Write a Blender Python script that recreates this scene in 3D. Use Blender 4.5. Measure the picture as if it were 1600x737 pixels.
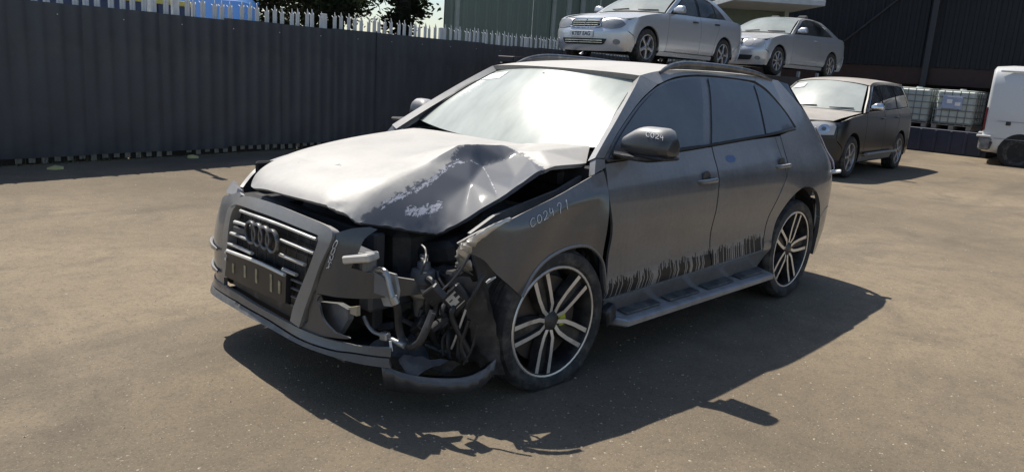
import bpy, bmesh, math, random
import numpy as np
from mathutils import Vector, Matrix, Euler
from mathutils.geometry import delaunay_2d_cdt

# ---------------------------------------------------------------- camera, sky, sun
scene = bpy.context.scene
for o in list(bpy.data.objects):
    bpy.data.objects.remove(o)
COL = scene.collection
cam_d = bpy.data.cameras.new('camera')
cam_d.sensor_width = 36.0
cam_d.lens = 36.0 * 1195.7 / 1600.0
cam_d.clip_start = 0.05
cam_d.clip_end = 2000
cam = bpy.data.objects.new('camera', cam_d)
cam.location = (2.6349, 3.2301, 1.5594)
cam.rotation_euler = (1.3515, -0.0644, -3.9372)
COL.objects.link(cam)
scene.camera = cam

SUN_DIR = Vector((0.03, 0.705, -1.19)).normalized()       # the way the light travels
to_sun = -SUN_DIR
world = bpy.data.worlds.new('World')
scene.world = world
world.use_nodes = True
wn = world.node_tree.nodes
wl = world.node_tree.links
wn.clear()
sky = wn.new('ShaderNodeTexSky')
sky.sky_type = 'NISHITA'
sky.sun_disc = False
sky.sun_elevation = math.asin(to_sun.z)
sky.sun_rotation = math.atan2(to_sun.x, to_sun.y)
sky.air_density = 1.0
sky.dust_density = 0.7
sky.ozone_density = 1.0
bg = wn.new('ShaderNodeBackground')
bg.inputs['Strength'].default_value = 0.10
wo = wn.new('ShaderNodeOutputWorld')
wl.new(sky.outputs[0], bg.inputs['Color'])
wl.new(bg.outputs[0], wo.inputs['Surface'])

sun_d = bpy.data.lights.new('sun', 'SUN')
sun_d.energy = 4.6
sun_d.angle = math.radians(0.53)
sun_d.color = (1.0, 0.94, 0.84)
sun = bpy.data.objects.new('sun', sun_d)
sun.location = (0, -10, 20)
sun.rotation_euler = SUN_DIR.to_track_quat('-Z', 'Y').to_euler()
COL.objects.link(sun)

scene.view_settings.view_transform = 'Standard'
scene.view_settings.look = 'None'
scene.view_settings.exposure = 0.33
scene.view_settings.gamma = 1.0
scene.view_settings.use_curve_mapping = False
# ---------------------------------------------------------------- helpers
rng = random.Random(11)
PI = math.pi


def tag(o, label=None, cat=None, group=None, kind=None):
    if label: o['label'] = label
    if cat: o['category'] = cat
    if group: o['group'] = group
    if kind: o['kind'] = kind
    return o


def empty(name, loc=(0, 0, 0), rz=0.0):
    o = bpy.data.objects.new(name, None)
    o.empty_display_size = 0.2
    o.location = loc
    o.rotation_euler = (0, 0, rz)
    COL.objects.link(o)
    return o


def mk(name, verts, faces, mat, parent=None, smooth=True, ang=35, attr=None):
    me = bpy.data.meshes.new(name)
    me.from_pydata([tuple(map(float, v)) for v in verts], [], faces)
    me.update()
    if smooth:
        me.polygons.foreach_set('use_smooth', [True] * len(me.polygons))
        me.set_sharp_from_angle(angle=math.radians(ang))
    if attr is not None:
        for k, vals in attr.items():
            a = me.attributes.new(k, 'FLOAT', 'POINT')
            a.data.foreach_set('value', np.asarray(vals, np.float32))
    if mat is not None:
        for m in (mat if isinstance(mat, (list, tuple)) else [mat]):
            me.materials.append(m)
    o = bpy.data.objects.new(name, me)
    COL.objects.link(o)
    if parent is not None:
        o.parent = parent
    return o


class MB:
    """collects shapes of ONE part and builds them as one mesh"""
    def __init__(s):
        s.v = []
        s.f = []
        s.mi = []

    def add(s, verts, faces, mi=0):
        n = len(s.v)
        s.v += [tuple(v) for v in verts]
        s.f += [tuple(i + n for i in f) for f in faces]
        s.mi += [mi] * len(faces)
        return s

    def box(s, c, size, rot=None, bev=0.0, mi=0):
        hx, hy, hz = size[0] / 2, size[1] / 2, size[2] / 2
        if bev <= 0:
            V = [(x, y, z) for x in (-hx, hx) for y in (-hy, hy) for z in (-hz, hz)]
            F = [(0, 1, 3, 2), (4, 6, 7, 5), (0, 4, 5, 1), (2, 3, 7, 6), (0, 2, 6, 4), (1, 5, 7, 3)]
        else:
            b = min(bev, hx * .95, hy * .95, hz * .95)
            V = []
            for x in (-1, 1):
                for y in (-1, 1):
                    for z in (-1, 1):
                        V += [(x * hx, y * (hy - b), z * (hz - b)), (x * (hx - b), y * hy, z * (hz - b)), (x * (hx - b), y * (hy - b), z * hz)]
            i = lambda x, y, z, k: (x * 4 + y * 2 + z) * 3 + k
            F = []
            for x in (0, 1):
                F.append([i(x, 0, 0, 0), i(x, 0, 1, 0), i(x, 1, 1, 0), i(x, 1, 0, 0)][::(1 if x == 0 else -1)])
            for y in (0, 1):
                F.append([i(0, y, 0, 1), i(1, y, 0, 1), i(1, y, 1, 1), i(0, y, 1, 1)][::(1 if y == 0 else -1)])
            for z in (0, 1):
                F.append([i(0, 0, z, 2), i(0, 1, z, 2), i(1, 1, z, 2), i(1, 0, z, 2)][::(1 if z == 0 else -1)])
            for x in (0, 1):
                for y in (0, 1):
                    F.append([i(x, y, 0, 0), i(x, y, 1, 0), i(x, y, 1, 1), i(x, y, 0, 1)][::(1 if x == y else -1)])
                for z in (0, 1):
                    F.append([i(x, 0, z, 0), i(x, 0, z, 2), i(x, 1, z, 2), i(x, 1, z, 0)][::(1 if x != z else -1)])
            for y in (0, 1):
                for z in (0, 1):
                    F.append([i(0, y, z, 1), i(1, y, z, 1), i(1, y, z, 2), i(0, y, z, 2)][::(1 if y == z else -1)])
            for x in (0, 1):
                for y in (0, 1):
                    for z in (0, 1):
                        F.append([i(x, y, z, 0), i(x, y, z, 1), i(x, y, z, 2)][::(1 if (x + y + z) % 2 else -1)])
        M = Matrix.Identity(3) if rot is None else Euler(rot).to_matrix()
        c = Vector(c)
        return s.add([tuple(M @ Vector(v) + c) for v in V], F, mi)

    def tube(s, pts, r, n=8, caps=True, smooth_n=0, ry=None, up=None, mi=0):
        pts = [Vector(p) for p in pts]
        rs = list(r) if isinstance(r, (list, tuple)) else [r] * len(pts)
        if smooth_n:
            pts, rs = crp(pts, smooth_n, rs)
        m = len(pts)
        V, F = [], []
        t0 = (pts[1] - pts[0]).normalized()
        ref = Vector(up) if up else (Vector((0, 0, 1)) if abs(t0.z) < .9 else Vector((1, 0, 0)))
        u = (ref - t0 * ref.dot(t0)).normalized()
        for k in range(m):
            t = (pts[min(k + 1, m - 1)] - pts[max(k - 1, 0)]).normalized()
            u = (u - t * u.dot(t)).normalized()
            w = t.cross(u)
            for a in range(n):
                th = 2 * PI * a / n
                V.append(pts[k] + (u * math.cos(th) * (ry if ry else 1.0) + w * math.sin(th)) * rs[k])
        for k in range(m - 1):
            for a in range(n):
                b = (a + 1) % n
                F.append((k * n + a, k * n + b, (k + 1) * n + b, (k + 1) * n + a))
        if caps:
            F.append(tuple(range(n))[::-1])
            F.append(tuple((m - 1) * n + a for a in range(n)))
        return s.add(V, F, mi)

    def lathe(s, prof, origin=(0, 0, 0), axis='y', n=32, mi=0, closed=False):
        """prof: (radius, offset along the axis)"""
        V, F = [], []
        m = len(prof)
        for (r, h) in prof:
            for a in range(n):
                th = 2 * PI * a / n
                c, q = r * math.cos(th), r * math.sin(th)
                p = {'y': (c, h, q), 'x': (h, c, q), 'z': (c, q, h)}[axis]
                V.append((p[0] + origin[0], p[1] + origin[1], p[2] + origin[2]))
        for k in range(m if closed else m - 1):
            for a in range(n):
                b = (a + 1) % n
                q = (k + 1) % m
                F.append((k * n + a, q * n + a, q * n + b, k * n + b))
        return s.add(V, F, mi)

    def prism(s, poly, fmap, depthvec, mi=0):
        """polygon of 2D points mapped to 3D, extruded by a vector"""
        n = len(poly)
        A = [Vector(fmap(*p)) for p in poly]
        d = Vector(depthvec)
        B = [a + d for a in A]
        F = [tuple(range(n)), tuple(range(2 * n - 1, n - 1, -1))]
        F += [(i, i + n, (i + 1) % n + n, (i + 1) % n) for i in range(n)]
        return s.add(A + B, F, mi)

    def build(s, name, mat, parent=None, smooth=True, ang=35):
        o = mk(name, s.v, s.f, mat, parent, smooth, ang)
        if any(s.mi):
            o.data.polygons.foreach_set('material_index', s.mi)
        return o


def crp(pts, k, rs=None):
    """Catmull-Rom through the points, k samples a span"""
    P = [np.array(p, float) for p in pts]
    out, ro = [], []
    n = len(P)
    for i in range(n - 1):
        a = P[i - 1] if i else 2 * P[0] - P[1]
        b, c = P[i], P[i + 1]
        d = P[i + 2] if i + 2 < n else 2 * P[-1] - P[-2]
        for j in range(k):
            t = j / k
            out.append(.5 * (2 * b + (c - a) * t + (2 * a - 5 * b + 4 * c - d) * t * t + (3 * b - a - 3 * c + d) * t ** 3))
            if rs: ro.append(rs[i] * (1 - t) + rs[i + 1] * t)
    out.append(P[-1])
    if rs: ro.append(rs[-1])
    dim = len(P[0])
    out = [Vector(p) if dim == 3 else tuple(p) for p in out]
    return (out, ro) if rs else out


def ol(pts, ds=0.03):
    """closed outline: (u,v) points joined by smooth curves, (u,v,1) marks a corner"""
    n = len(pts)
    cs = [i for i, p in enumerate(pts) if len(p) > 2]
    res = []
    if not cs:
        P = [p[:2] for p in pts]
        ext = [P[-1]] + P + [P[0], P[1]]
        full = crp(ext, 8)
        res = full[8:8 * (n + 1)]
    else:
        for a, b in zip(cs, cs[1:] + [cs[0] + n]):
            seg = [pts[i % n][:2] for i in range(a, b + 1)]
            sm = crp(seg, 8) if len(seg) > 2 else [tuple(seg[0]), tuple(seg[1])]
            res += sm[:-1]
    out = []
    m = len(res)
    for i in range(m):
        a, b = np.array(res[i]), np.array(res[(i + 1) % m])
        L = np.linalg.norm(b - a)
        if L < 1e-5: continue
        k = max(1, int(math.ceil(L / ds)))
        if out and np.linalg.norm(np.array(out[-1]) - a) < ds * .25 and k == 1 and i % 2:
            continue
        for j in range(k):
            out.append(tuple(a + (b - a) * j / k))
    return out


def inpoly(P, poly):
    P = np.asarray(P)
    x, y = P[:, 0], P[:, 1]
    q = np.asarray(poly)
    x1, y1 = q[:, 0], q[:, 1]
    x2, y2 = np.roll(x1, -1), np.roll(y1, -1)
    r = np.zeros(len(P), bool)
    for i in range(len(q)):
        c = (y1[i] > y) != (y2[i] > y)
        dy = y2[i] - y1[i]
        if abs(dy) < 1e-12: continue
        r ^= c & (x < (x2[i] - x1[i]) * (y - y1[i]) / dy + x1[i])
    return r


def bdist(P, poly):
    P = np.asarray(P)
    q = np.asarray(poly)
    d = np.full(len(P), 1e9)
    for a, b in zip(q, np.roll(q, -1, 0)):
        e = b - a
        t = np.clip(((P - a) @ e) / max(e @ e, 1e-12), 0, 1)
        d = np.minimum(d, np.linalg.norm(P - (a + t[:, None] * e), axis=1))
    return d


def tri2d(poly, res, extra=None):
    """triangulates a polygon with an inner grid; extra = polylines kept as edges"""
    q = np.asarray(poly)
    lo, hi = q.min(0), q.max(0)
    gx, gy = np.meshgrid(np.arange(lo[0] + res / 2, hi[0], res), np.arange(lo[1] + res / 2, hi[1], res * .866))
    gx = gx + (np.arange(gx.shape[0]) % 2)[:, None] * res / 2
    G = np.stack([gx.ravel(), gy.ravel()], 1)
    if len(G):
        G = G[inpoly(G, q)]
    if len(G):
        G = G[bdist(G, q) > res * .45]
    V = [Vector(p) for p in poly]
    E = []
    for line in (extra or []):
        n0 = len(V)
        if len(G):
            d = np.full(len(G), 1e9)
            L = np.asarray(line)
            for a, b in zip(L[:-1], L[1:]):
                e = b - a
                t = np.clip(((G - a) @ e) / max(e @ e, 1e-12), 0, 1)
                d = np.minimum(d, np.linalg.norm(G - (a + t[:, None] * e), axis=1))
            G = G[d > res * .4]
        V += [Vector(p) for p in line]
        E += [(n0 + i, n0 + i + 1) for i in range(len(line) - 1)]
    V += [Vector(p) for p in G]
    r = delaunay_2d_cdt(V, E, [list(range(len(poly)))], 1, 1e-5)
    v2 = np.array([(p.x, p.y) for p in r[0]])
    return v2, [list(f) for f in r[2]]


def panel(name, poly, fmap, mat, parent, out, res=.06, thick=.018, extra=None, attr=None, off=0.0, ang=40):
    """a body panel: outline in surface coordinates, mapped onto the surface, with turned-in edges"""
    v2, F = tri2d(poly, res, extra)
    P = np.array([fmap(a, b) for a, b in v2])
    out = np.array(out, float)
    N = np.zeros_like(P)
    FF = []
    for f in F:
        a, b, c = P[f[0]], P[f[1]], P[f[2]]
        n = np.cross(b - a, c - a)
        if n @ out < 0:
            f = f[::-1]
            n = -n
        FF.append(tuple(f))
        for i in f: N[i] += n
    L = np.linalg.norm(N, axis=1)
    L[L == 0] = 1
    N /= L[:, None]
    P = P + N * off
    cnt = {}
    for f in FF:
        for i in range(len(f)):
            e = (f[i], f[(i + 1) % len(f)])
            cnt[e] = 1
    V = [tuple(p) for p in P]
    m1, m2 = {}, {}
    if thick:
        for (a, b) in list(cnt):
            if (b, a) in cnt: continue
            for i in (a, b):
                if i not in m1:
                    m1[i] = len(V); V.append(tuple(P[i]))
                    m2[i] = len(V); V.append(tuple(P[i] - N[i] * thick))
            FF.append((m1[b], m1[a], m2[a], m2[b]))
    at = None
    if attr:
        at = {}
        for k, fn in attr.items():
            vals = [fn(a, b) for a, b in v2]
            ext = [0.0] * (len(V) - len(vals))
            for i in m1:
                ext[m1[i] - len(vals)] = vals[i]
                ext[m2[i] - len(vals)] = vals[i]
            at[k] = vals + ext
    return mk(name, V, FF, mat, parent, True, ang, at)


def strip(name, A, B, mat, parent, thick=.0, ang=40, mid=None):
    """loft between polylines of equal length"""
    rows = [A] + (mid or []) + [B]
    n = len(A)
    V = [tuple(p) for r in rows for p in r]
    F = []
    for k in range(len(rows) - 1):
        for i in range(n - 1):
            F.append((k * n + i, k * n + i + 1, (k + 1) * n + i + 1, (k + 1) * n + i))
    o = mk(name, V, F, mat, parent, True, ang)
    if thick:
        m = o.modifiers.new('s', 'SOLIDIFY')
        m.thickness = thick
    return o


def pchip(xs, ys):
    xs = np.asarray(xs, float); ys = np.asarray(ys, float)
    if xs[0] > xs[-1]: xs, ys = xs[::-1], ys[::-1]
    h = np.diff(xs); d = np.diff(ys) / h
    m = np.zeros_like(ys); m[0] = d[0]; m[-1] = d[-1]
    for i in range(1, len(xs) - 1):
        if d[i - 1] * d[i] > 0:
            w1 = 2 * h[i] + h[i - 1]; w2 = h[i] + 2 * h[i - 1]
            m[i] = (w1 + w2) / (w1 / d[i - 1] + w2 / d[i])

    def f(x):
        x = np.clip(x, xs[0], xs[-1])
        i = np.clip(np.searchsorted(xs, x) - 1, 0, len(xs) - 2)
        t = (x - xs[i]) / h[i]; t2 = t * t; t3 = t2 * t
        return (2 * t3 - 3 * t2 + 1) * ys[i] + (t3 - 2 * t2 + t) * h[i] * m[i] + (-2 * t3 + 3 * t2) * ys[i + 1] + (t3 - t2) * h[i] * m[i + 1]
    return f


def arc(cx, cz, r, a0, a1, n=10, rz=None):
    return [(cx + r * math.cos(math.radians(a0 + (a1 - a0) * i / n)), cz + (rz or r) * math.sin(math.radians(a0 + (a1 - a0) * i / n))) for i in range(n + 1)]


def lettering(name, text, size, mat, parent, M, ext=.0008, bold=0.0, font_scale_x=1.0):
    cu = bpy.data.curves.new(name, 'FONT')
    cu.body = text
    cu.size = size
    cu.align_x = 'CENTER'; cu.align_y = 'CENTER'
    cu.extrude = ext
    cu.offset = bold
    t = bpy.data.objects.new('t', cu)
    COL.objects.link(t)
    dg = bpy.context.evaluated_depsgraph_get()
    me = bpy.data.meshes.new_from_object(t.evaluated_get(dg))
    bpy.data.objects.remove(t)
    me.transform(M @ Matrix.Diagonal((font_scale_x, 1, 1, 1)))
    me.materials.clear(); me.materials.append(mat)
    o = bpy.data.objects.new(name, me)
    COL.objects.link(o)
    o.parent = parent
    return o


STROKES = {'C': [[(.9, .85), (.6, 1), (.25, .85), (.1, .5), (.25, .12), (.6, 0), (.9, .15)]],
           '0': [[(.5, .95), (.2, .8), (.12, .4), (.35, .05), (.7, .08), (.88, .5), (.75, .88), (.5, .95)]],
           '2': [[(.15, .8), (.4, 1), (.75, .9), (.75, .6), (.4, .25), (.1, .02), (.5, .05), (.9, .0)]],
           '4': [[(.3, 1), (.12, .5), (.45, .42), (.85, .5)], [(.7, .85), (.68, .4), (.72, -.1)]],
           '7': [[(.1, .75), (.45, 1), (.75, .8), (.5, .3), (.55, -.1)]],
           '1': [[(.4, .8), (.55, .95), (.5, 0)]]}


def handwriting(name, text, fmap, adv, mat, parent, r=.0022):
    """fmap(u, v) -> point on the surface; letters are one unit high and adv apart"""
    b = MB()
    for i, ch in enumerate(text):
        for st in STROKES.get(ch, []):
            b.tube([fmap(i * adv + x * .75, y) for x, y in st], r, 5, True, 4)
    return b.build(name, mat, parent)


# ---------------------------------------------------------------- materials
MATS = {}


class NT:
    def __init__(s, name):
        s.m = bpy.data.materials.new(name)
        s.m.use_nodes = True
        s.t = s.m.node_tree
        s.t.nodes.clear()
        s.out = s.n('ShaderNodeOutputMaterial')

    def n(s, ty, **kw):
        nd = s.t.nodes.new(ty)
        for k, v in kw.items(): setattr(nd, k, v)
        return nd

    def l(s, a, b):
        s.t.links.new(a, b)

    def bsdf(s, col=(.5, .5, .5), rough=.5, metal=0.0, coat=0.0, spec=.5, **kw):
        b = s.n('ShaderNodeBsdfPrincipled')
        if isinstance(col, tuple): b.inputs['Base Color'].default_value = (*col[:3], 1)
        else: s.l(col, b.inputs['Base Color'])
        if isinstance(rough, (int, float)): b.inputs['Roughness'].default_value = rough
        else: s.l(rough, b.inputs['Roughness'])
        b.inputs['Metallic'].default_value = metal
        b.inputs['Coat Weight'].default_value = coat
        b.inputs['Coat Roughness'].default_value = kw.get('coat_rough', .06)
        b.inputs['Specular IOR Level'].default_value = spec
        if 'alpha' in kw: b.inputs['Alpha'].default_value = kw['alpha']
        return b

    def coord(s, kind='Object'):
        if not hasattr(s, 'tc'): s.tc = s.n('ShaderNodeTexCoord')
        return s.tc.outputs[kind]

    def noise(s, scale, detail=4, rough=.55, vec=None, sc3=None, dist=0.0):
        nd = s.n('ShaderNodeTexNoise')
        nd.inputs['Scale'].default_value = scale
        nd.inputs['Detail'].default_value = detail
        nd.inputs['Roughness'].default_value = rough
        nd.inputs['Distortion'].default_value = dist
        v = vec or s.coord()
        if sc3:
            mp = s.n('ShaderNodeMapping')
            mp.inputs['Scale'].default_value = sc3
            s.l(v, mp.inputs[0]); v = mp.outputs[0]
        s.l(v, nd.inputs['Vector'])
        return nd.outputs['Fac']

    def ramp(s, f, stops):
        r = s.n('ShaderNodeValToRGB')
        e = r.color_ramp.elements
        while len(e) < len(stops): e.new(.5)
        for el, (p, c) in zip(e, stops):
            el.position = p
            el.color = (*c, 1) if isinstance(c, tuple) else (c, c, c, 1)
        s.l(f, r.inputs[0])
        return r.outputs[0]

    def math(s, op, a, b=None, clamp=False):
        nd = s.n('ShaderNodeMath', operation=op, use_clamp=clamp)
        for i, x in enumerate((a, b)):
            if x is None: continue
            if isinstance(x, (int, float)): nd.inputs[i].default_value = x
            else: s.l(x, nd.inputs[i])
        return nd.outputs[0]

    def mixc(s, f, a, b):
        nd = s.n('ShaderNodeMix', data_type='RGBA')
        for k, x in ((0, f), (6, a), (7, b)):
            if isinstance(x, (int, float)): nd.inputs[k].default_value = x
            elif isinstance(x, tuple): nd.inputs[k].default_value = (*x[:3], 1)
            else: s.l(x, nd.inputs[k])
        return nd.outputs[2]

    def mixs(s, f, a, b):
        nd = s.n('ShaderNodeMixShader')
        if isinstance(f, (int, float)): nd.inputs[0].default_value = f
        else: s.l(f, nd.inputs[0])
        s.l(a, nd.inputs[1]); s.l(b, nd.inputs[2])
        return nd.outputs[0]

    def bump(s, h, strength=.3, dist=.01):
        b = s.n('ShaderNodeBump')
        b.inputs['Strength'].default_value = strength
        b.inputs['Distance'].default_value = dist
        s.l(h, b.inputs['Height'])
        return b.outputs[0]

    def upness(s):
        g = s.n('ShaderNodeNewGeometry')
        x = s.n('ShaderNodeSeparateXYZ')
        s.l(g.outputs['Normal'], x.inputs[0])
        return x.outputs['Z']

    def attrib(s, name):
        a = s.n('ShaderNodeAttribute', attribute_name=name)
        return a.outputs['Fac']

    def done(s, shader):
        s.l(shader, s.out.inputs['Surface'])
        return s.m


def simple(name, col, rough=.5, metal=0.0, coat=0.0, var=.12, vscale=6.0, bump=0.0, bscale=60, spec=.5, dirt=None, dirt_amt=0.0):
    """plain material with slight colour variation and optional dirt patches"""
    if name in MATS: return MATS[name]
    t = NT(name)
    f = t.noise(vscale, 5, .6)
    c = t.mixc(t.ramp(f, [(.3, 0.0), (.7, 1.0)]), tuple(x * (1 - var) for x in col), tuple(min(1, x * (1 + var)) for x in col))
    if dirt:
        g = t.ramp(t.noise(vscale * 1.7, 6, .65), [(.62 - dirt_amt * .5, 0.0), (.8, 1.0)])
        c = t.mixc(g, c, dirt)
    r = t.math('ADD', t.math('MULTIPLY', t.math('SUBTRACT', f, .5), .25), rough, True)
    b = t.bsdf(c, r, metal, coat, spec)
    if bump:
        t.l(t.bump(t.noise(bscale, 4, .6), bump, .004), b.inputs['Normal'])
    MATS[name] = t.done(b.outputs[0])
    return MATS[name]


def car_paint(name, base, dust_col=(.46, .43, .39), metal=.55, rough=.38, side_dust=.25, up_dust=.9, clean_attr=False, coat=.5, band=False):
    """metallic paint under a layer of yard dust that settles on faces that look up"""
    t = NT(name)
    n1 = t.noise(2.2, 6, .62)
    n2 = t.noise(38, 3, .6)
    flake = t.noise(900, 1, .5)
    pc = t.mixc(t.ramp(flake, [(.4, 0.0), (.65, 1.0)]), tuple(x * .8 for x in base), tuple(x * 1.25 for x in base))
    paint = t.bsdf(pc, rough, metal, coat, .5, coat_rough=.08)
    dr = t.bsdf(t.mixc(n1, tuple(x * .86 for x in dust_col), tuple(x * 1.08 for x in dust_col)), .50, .0, 0, .6)
    up = t.upness()
    f = t.ramp(up, [(.28, side_dust), (.85, up_dust)])
    var = t.math('MULTIPLY', t.math('SUBTRACT', n1, .5), 1.3)
    var = t.math('ADD', var, t.math('MULTIPLY', t.math('SUBTRACT', n2, .5), .45))
    # rain runs down the flanks
    run = t.noise(14, 4, .7, sc3=(3.2, .6, .10))
    var = t.math('ADD', var, t.math('MULTIPLY', t.math('SUBTRACT', run, .5), .35))
    f = t.math('MULTIPLY', f, t.math('ADD', 1.0, t.math('MULTIPLY', var, t.math('SUBTRACT', 1.35, f))), True)
    if clean_attr:
        cl = t.attrib('clean')
        jag = t.noise(26, 4, .7)
        e = t.math('ADD', cl, t.math('MULTIPLY', t.math('SUBTRACT', jag, .5), .75))
        e = t.ramp(e, [(.42, 0.0), (.52, 1.0)])
        f = t.math('MULTIPLY', f, t.math('SUBTRACT', 1.0, t.math('MULTIPLY', e, .93)), True)
    if band:
        # the wiped and streaked strip along the bottom of the doors
        sx = t.n('ShaderNodeSeparateXYZ'); t.l(t.coord(), sx.inputs[0])
        base_z = t.math('ADD', .388, t.math('MULTIPLY', t.math('SUBTRACT', -.52, sx.outputs[0]), .034))
        bd = t.math('SUBTRACT', 1.0, t.math('DIVIDE', t.math('SUBTRACT', t.math('SUBTRACT', sx.outputs[2], base_z), .070), .055), True)
        f = t.math('ADD', f, t.math('MULTIPLY', bd, .25), True)
        wn_ = t.n('ShaderNodeTexWhiteNoise', noise_dimensions='1D')
        t.l(t.math('FLOOR', t.math('MULTIPLY', sx.outputs[0], 120.0)), wn_.inputs['W'])
        st2 = t.noise(1, 2, .5, sc3=(5, 0, 0))
        n01 = t.math('ADD', t.math('MULTIPLY', wn_.outputs['Value'], .75), t.math('MULTIPLY', t.math('SUBTRACT', st2, .40), 1.3))
        k = t.ramp(t.math('SUBTRACT', t.math('MULTIPLY', bd, .72), n01), [(.0, 0.0), (.05, 1.0)])
        f = t.math('MULTIPLY', f, t.math('SUBTRACT', 1.0, t.math('MULTIPLY', k, .95)), True)
    sh = t.mixs(f, paint.outputs[0], dr.outputs[0])
    if clean_attr:
        # paint cracked off to pale primer, and lit fold rims painted alike
        n_a = t.noise(1, 4, .75, sc3=(34, 85, 34), dist=.6)
        n_b = t.noise(140, 2, .6)
        e2 = t.math('ADD', t.attrib('flake'), t.math('ADD', t.math('MULTIPLY', t.math('SUBTRACT', n_a, .5), 1.9), t.math('MULTIPLY', t.math('SUBTRACT', n_b, .5), .25)))
        prim = t.bsdf((.46, .46, .51), .55, 0, 0, .3)
        sh = t.mixs(t.ramp(e2, [(.60, 0.0), (.63, 1.0)]), sh, prim.outputs[0])
    if band:
        blk = t.bsdf((.012, .012, .013), .55, 0, 0, .3)
        sh = t.mixs(t.math('MULTIPLY', k, .9), sh, blk.outputs[0])
    return t.done(sh)


def glass(name, tint=(.05, .06, .07), clear=.45, dust=.2, dust_col=(.5, .5, .48), rough=.04, dust_rough=.45):
    t = NT(name)
    tr = t.n('ShaderNodeBsdfTransparent')
    tr.inputs[0].default_value = (*[.4 + .5 * x for x in tint], 1)
    b = t.bsdf(tint, rough, 0, 0, .7)
    base = t.mixs(clear, b.outputs[0], tr.outputs[0])
    d = t.bsdf(dust_col, dust_rough, 0, 0, .5)
    n = t.noise(2.4, 5, .6)
    f = t.ramp(t.math('ADD', t.math('MULTIPLY', t.math('SUBTRACT', n, .5), .5), dust, True), [(0.0, 0.0), (1.0, 1.0)])
    return t.done(t.mixs(f, base, d.outputs[0]))


M_BLACK = simple('black_plastic', (.018, .018, .02), .5, dirt=(.12, .11, .10), dirt_amt=.25)
M_DARK = simple('engine_bay_dark', (.012, .012, .013), .75, dirt=(.05, .046, .042), dirt_amt=.2)
M_RUBBER = simple('tyre_rubber', (.022, .022, .023), .72, dirt=(.13, .118, .10), dirt_amt=.35, vscale=9, bump=.25, bscale=90)
M_BPIL = car_paint('dusty_black_trim', (.02, .021, .024), (.40, .40, .40), metal=0, rough=.25, side_dust=.09, up_dust=.8)
M_SEAL = simple('rubber_seal', (.012, .012, .013), .6)
M_ALU = simple('machined_alloy', (.74, .73, .71), .36, .7, dirt=(.40, .36, .32), dirt_amt=.15)
M_RIMDARK = simple('dark_alloy', (.035, .035, .037), .45, .4, dirt=(.16, .145, .125), dirt_amt=.4)
M_ALLOY = simple('silver_alloy', (.50, .50, .51), .38, .8, dirt=(.22, .20, .18), dirt_amt=.3)
M_CHROME = simple('chrome_trim', (.72, .72, .71), .18, 1.0, dirt=(.4, .37, .33), dirt_amt=.3)
M_STEEL = simple('galvanised_steel', (.43, .44, .44), .5, .5, dirt=(.28, .25, .21), dirt_amt=.3)
M_PIPE = simple('aluminium_pipe', (.40, .40, .39), .38, .75)
M_HOSE = simple('rubber_hose', (.022, .023, .026), .45, dirt=(.07, .066, .062), dirt_amt=.25)
M_CHALK = simple('white_marker', (.80, .80, .80), .7)
M_GREYPLASTIC = simple('grey_plastic', (.10, .104, .112), .5, dirt=(.24, .225, .205), dirt_amt=.3)
# ---------------------------------------------------------------- car building kit
from mathutils.bvhtree import BVHTree
o_bvh = {}

class Body:
    """half-width of a car body as a function of x (forward) and z, rounded off at nose and tail"""
    def __init__(s, zl, tab, xa, xf, xb, xr, n=3.0, W=None):
        s.xa, s.xb, s.n = xa, xb, n
        s.xf = pchip(*zip(*xf)); s.xr = pchip(*zip(*xr))
        xs = sorted(tab)
        s.gx = np.linspace(xs[0] - .001, xs[-1] + .001, 140)
        s.gz = np.linspace(zl[0], zl[-1], 130)
        rows = [pchip(zl, tab[k])(s.gz) for k in xs]
        R = np.array(rows)
        s.G = np.array([pchip(xs, R[:, j])(s.gx) for j in range(len(s.gz))])     # [z, x]
        s.W = W or max(max(v) for v in tab.values())

    def base(s, x, z):
        fx = np.clip((x - s.gx[0]) / (s.gx[1] - s.gx[0]), 0, len(s.gx) - 1.001)
        fz = np.clip((z - s.gz[0]) / (s.gz[1] - s.gz[0]), 0, len(s.gz) - 1.001)
        i, j = int(fx), int(fz)
        a, b = fx - i, fz - j
        G = s.G
        return (G[j, i] * (1 - a) + G[j, i + 1] * a) * (1 - b) + (G[j + 1, i] * (1 - a) + G[j + 1, i + 1] * a) * b

    def y(s, x, z):
        v = s.base(x, z)
        if x > s.xa:
            q = min((x - s.xa) / (float(s.xf(z)) - s.xa), 1.0)
            v *= max(1 - q ** s.n, 0) ** (1 / s.n)
        if x < s.xb:
            q = min((s.xb - x) / (s.xb - float(s.xr(z))), 1.0)
            v *= max(1 - q ** s.n, 0) ** (1 / s.n)
        return v

    def L(s, x, z): return (x, s.y(x, z), z)
    def R(s, x, z): return (x, -s.y(x, z), z)

    def F(s, y, z):
        w = s.base(s.xa, z)
        q = min(abs(y) / w, .9995)
        return (s.xa + (float(s.xf(z)) - s.xa) * (1 - q ** s.n) ** (1 / s.n), y, z)

    def B(s, y, z):
        w = s.base(s.xb, z)
        q = min(abs(y) / w, .9995)
        return (s.xb - (s.xb - float(s.xr(z))) * (1 - q ** s.n) ** (1 / s.n), y, z)


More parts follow.
